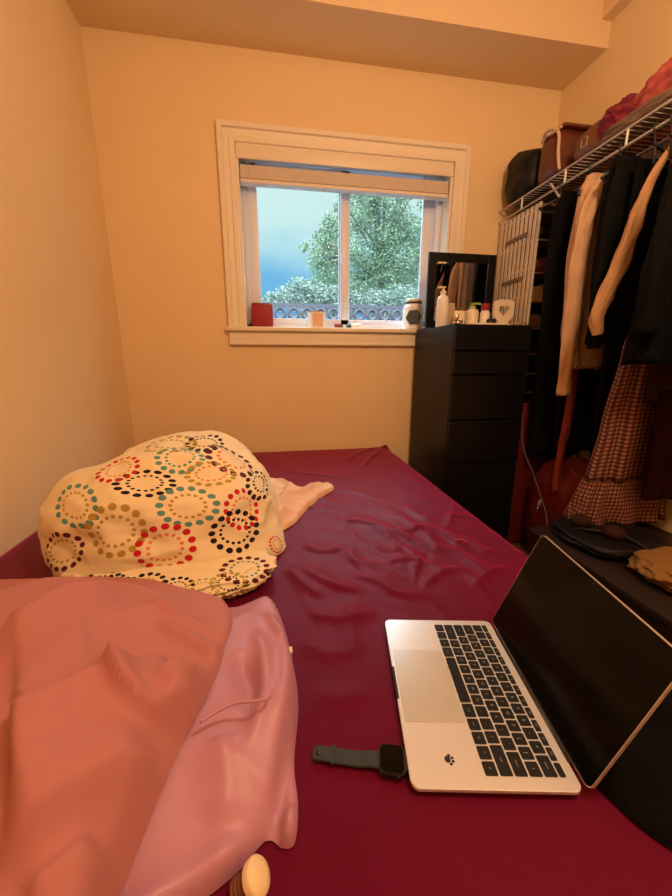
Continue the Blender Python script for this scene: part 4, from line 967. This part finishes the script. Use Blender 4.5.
# ================================================================ outside
tag_ = struct('trim_3', B(-12, 20, 3.2, 40, .2, 1.56), M['ground'], label='pale raised ground outside the window')
t = thing('garden_fence', 'low grey fence rail with round ornaments outside the window', 'fence', (1.6, 3.0, 1.56))
bm = bmesh.new(); box(bm, -.8, 4.6, 2.98, 3.03, 1.745, 1.79); box(bm, -.8, 4.6, 2.98, 3.03, 1.55, 1.585); obj('fence_rail', bm, M['rail'], t)
for k in range(30):
    x = -.7+k*.18; tube_pts = [(x+.060*math.cos(a*PI/8), 3.005, 1.665+.066*math.sin(a*PI/8)) for a in range(16)]
    obj('fence_ring', tube(bmesh.new(), tube_pts, .030, 6, close=True), M['rail'], t)
def canopy(clumps, n, size, seed, nm, m, parent):
    rnd = random.Random(seed); bm = bmesh.new()
    tot = sum(c[3]*c[3] for c in clumps)
    for (x, y, z, r) in clumps:
        for _ in range(int(n*r*r/tot)):
            d = Vector((rnd.gauss(0, 1), rnd.gauss(0, 1), rnd.gauss(0, 1))).normalized()*r*(rnd.random()**.45); c = Vector((x, y, z))+Vector((d.x, d.y*1.1, d.z*.85))
            a = Vector((rnd.gauss(0, 1), rnd.gauss(0, 1), rnd.gauss(0, .7))).normalized(); b = a.cross(Vector((rnd.gauss(0, 1), rnd.gauss(0, 1), rnd.gauss(0, 1)))).normalized(); s = size*rnd.uniform(.6, 1.3)
            v = [bm.verts.new(c+a*s), bm.verts.new(c+b*s*.42), bm.verts.new(c-a*s), bm.verts.new(c-b*s*.42)]; bm.faces.new(v)
    o = obj(nm, bm, M[m], parent); o['kind'] = 'stuff'; return o
YT = 6.5
def cl(px, py, r, y=YT): p = at(px, py, 'y', y); return (p.x, p.y, p.z, r)
t = thing('tree', 'leafy green tree spreading outside the window', 'tree', (4.2, 8.0, 1.56))
cls = [cl(345, 205, .26), cl(333, 225, .30), cl(322, 243, .30), cl(304, 247, .13), cl(320, 262, .32), cl(340, 250, .45), cl(335, 280, .45), cl(318, 285, .30), cl(360, 225, .45, 7), cl(372, 205, .40, 7), cl(395, 215, .45, 7),
       cl(385, 240, .45, 7), cl(410, 232, .42, 7), cl(365, 262, .5, 7), cl(395, 265, .6, 7), cl(425, 255, .55, 7), cl(380, 285, .6, 7), cl(415, 285, .6, 7), cl(355, 290, .5, 7), cl(430, 205, .30, 7), cl(450, 230, .5, 7), cl(460, 270, .7, 7), cl(405, 190, .3, 7), cl(360, 190, .3, 7), cl(385, 180, .5, 7.2), cl(330, 170, .35, 7.2), cl(430, 170, .6, 7.5)]
canopy(cls, 34000, .038, 3, 'foliage', 'leaf', t)
bm = bmesh.new(); tr = Vector((3.7, 7.2, 1.5))
tube(bm, smooth_path([tr, (3.6, 7.2, 2.4), (3.45, 7.1, 3.2), (3.3, 7.0, 4.3), (3.2, 7.0, 5.2)], 5), .07, 8)
for c in cls[::2]:
    st = Vector((3.5, 7.1, 2.6+random.random()*1.2)); e = Vector(c[:3]); mid = (st+e)/2+Vector((0, 0, .15)); tube(bm, smooth_path([st, mid, e], 5), .018, 5)
obj('trunk', bm, M['bark'], t)
t = thing('shrub', 'pale bushy shrub low behind the grey fence', 'shrub', (1.6, 5.5, 1.56))
canopy([cl(x, y, r, 5.5) for (x, y, r) in ((272, 300, .20), (285, 297, .24), (300, 290, .30), (318, 297, .34), (335, 300, .34), (352, 303, .3), (375, 303, .34), (400, 300, .36), (425, 303, .4), (310, 308, .3), (345, 310, .3), (385, 312, .3))], 14000, .034, 9, 'foliage', 'leaf_blue', t)
tube_b = bmesh.new()
for k in range(7): tube(tube_b, [(1.0+k*.4, 5.5, 1.56), (1.05+k*.4, 5.5, 2.2)], .015, 5)
obj('stem', tube_b, M['bark'], t)

# ================================================================ light
w = bpy.data.worlds.new('world'); bpy.context.scene.world = w; w.use_nodes = True; N = w.node_tree.nodes; L = w.node_tree.links
bg = N['Background']; tc = N.new('ShaderNodeTexCoord'); sp = N.new('ShaderNodeSeparateXYZ'); L.new(tc.outputs['Generated'], sp.inputs[0])
n = N.new('ShaderNodeTexNoise'); n.inputs['Scale'].default_value = 5; n.inputs['Detail'].default_value = 5; mp = N.new('ShaderNodeMapping'); mp.inputs['Scale'].default_value = (1, 1, 2.5)
L.new(tc.outputs['Generated'], mp.inputs[0]); L.new(mp.outputs[0], n.inputs['Vector'])
ma = N.new('ShaderNodeMath'); ma.operation = 'MULTIPLY_ADD'; ma.inputs[1].default_value = .16; L.new(n.outputs['Fac'], ma.inputs[0]); L.new(sp.outputs[2], ma.inputs[2])
cr = N.new('ShaderNodeValToRGB'); e = cr.color_ramp.elements
e[0].position = .20; e[0].color = (.13, .40, .70, 1); e[1].position = 1.; e[1].color = (.66, .80, .84, 1)
for ps, c in ((.27, (.18, .46, .74)), (.34, (.42, .68, .78)), (.40, (.60, .80, .79)), (.50, (.64, .82, .82)), (.56, (.72, .86, .86))): q = e.new(ps); q.color = (*c, 1)
L.new(ma.outputs[0], cr.inputs[0]); L.new(cr.outputs[0], bg.inputs[0]); bg.inputs[1].default_value = 1.15
zr = N.new('ShaderNodeMapRange'); zr.inputs['From Min'].default_value = .42; zr.inputs['From Max'].default_value = .75; zr.inputs['To Min'].default_value = 1.15; zr.inputs['To Max'].default_value = 14.
L.new(sp.outputs[2], zr.inputs['Value']); L.new(zr.outputs[0], bg.inputs[1])      # overcast sky: brightest overhead

ld = bpy.data.lights.new('ceiling_bulb', 'POINT'); ld.energy = 53; ld.color = (1., .70, .45); ld.shadow_soft_size = .12
lo_ = bpy.data.objects.new('ceiling_bulb', ld); C.objects.link(lo_); lo_.location = (1.5, -2.1, 2.25)
vs = bpy.context.scene.view_settings; vs.view_transform = 'Standard'; vs.look = 'None'; vs.exposure = 0.; vs.gamma = 1; vs.use_curve_mapping = False
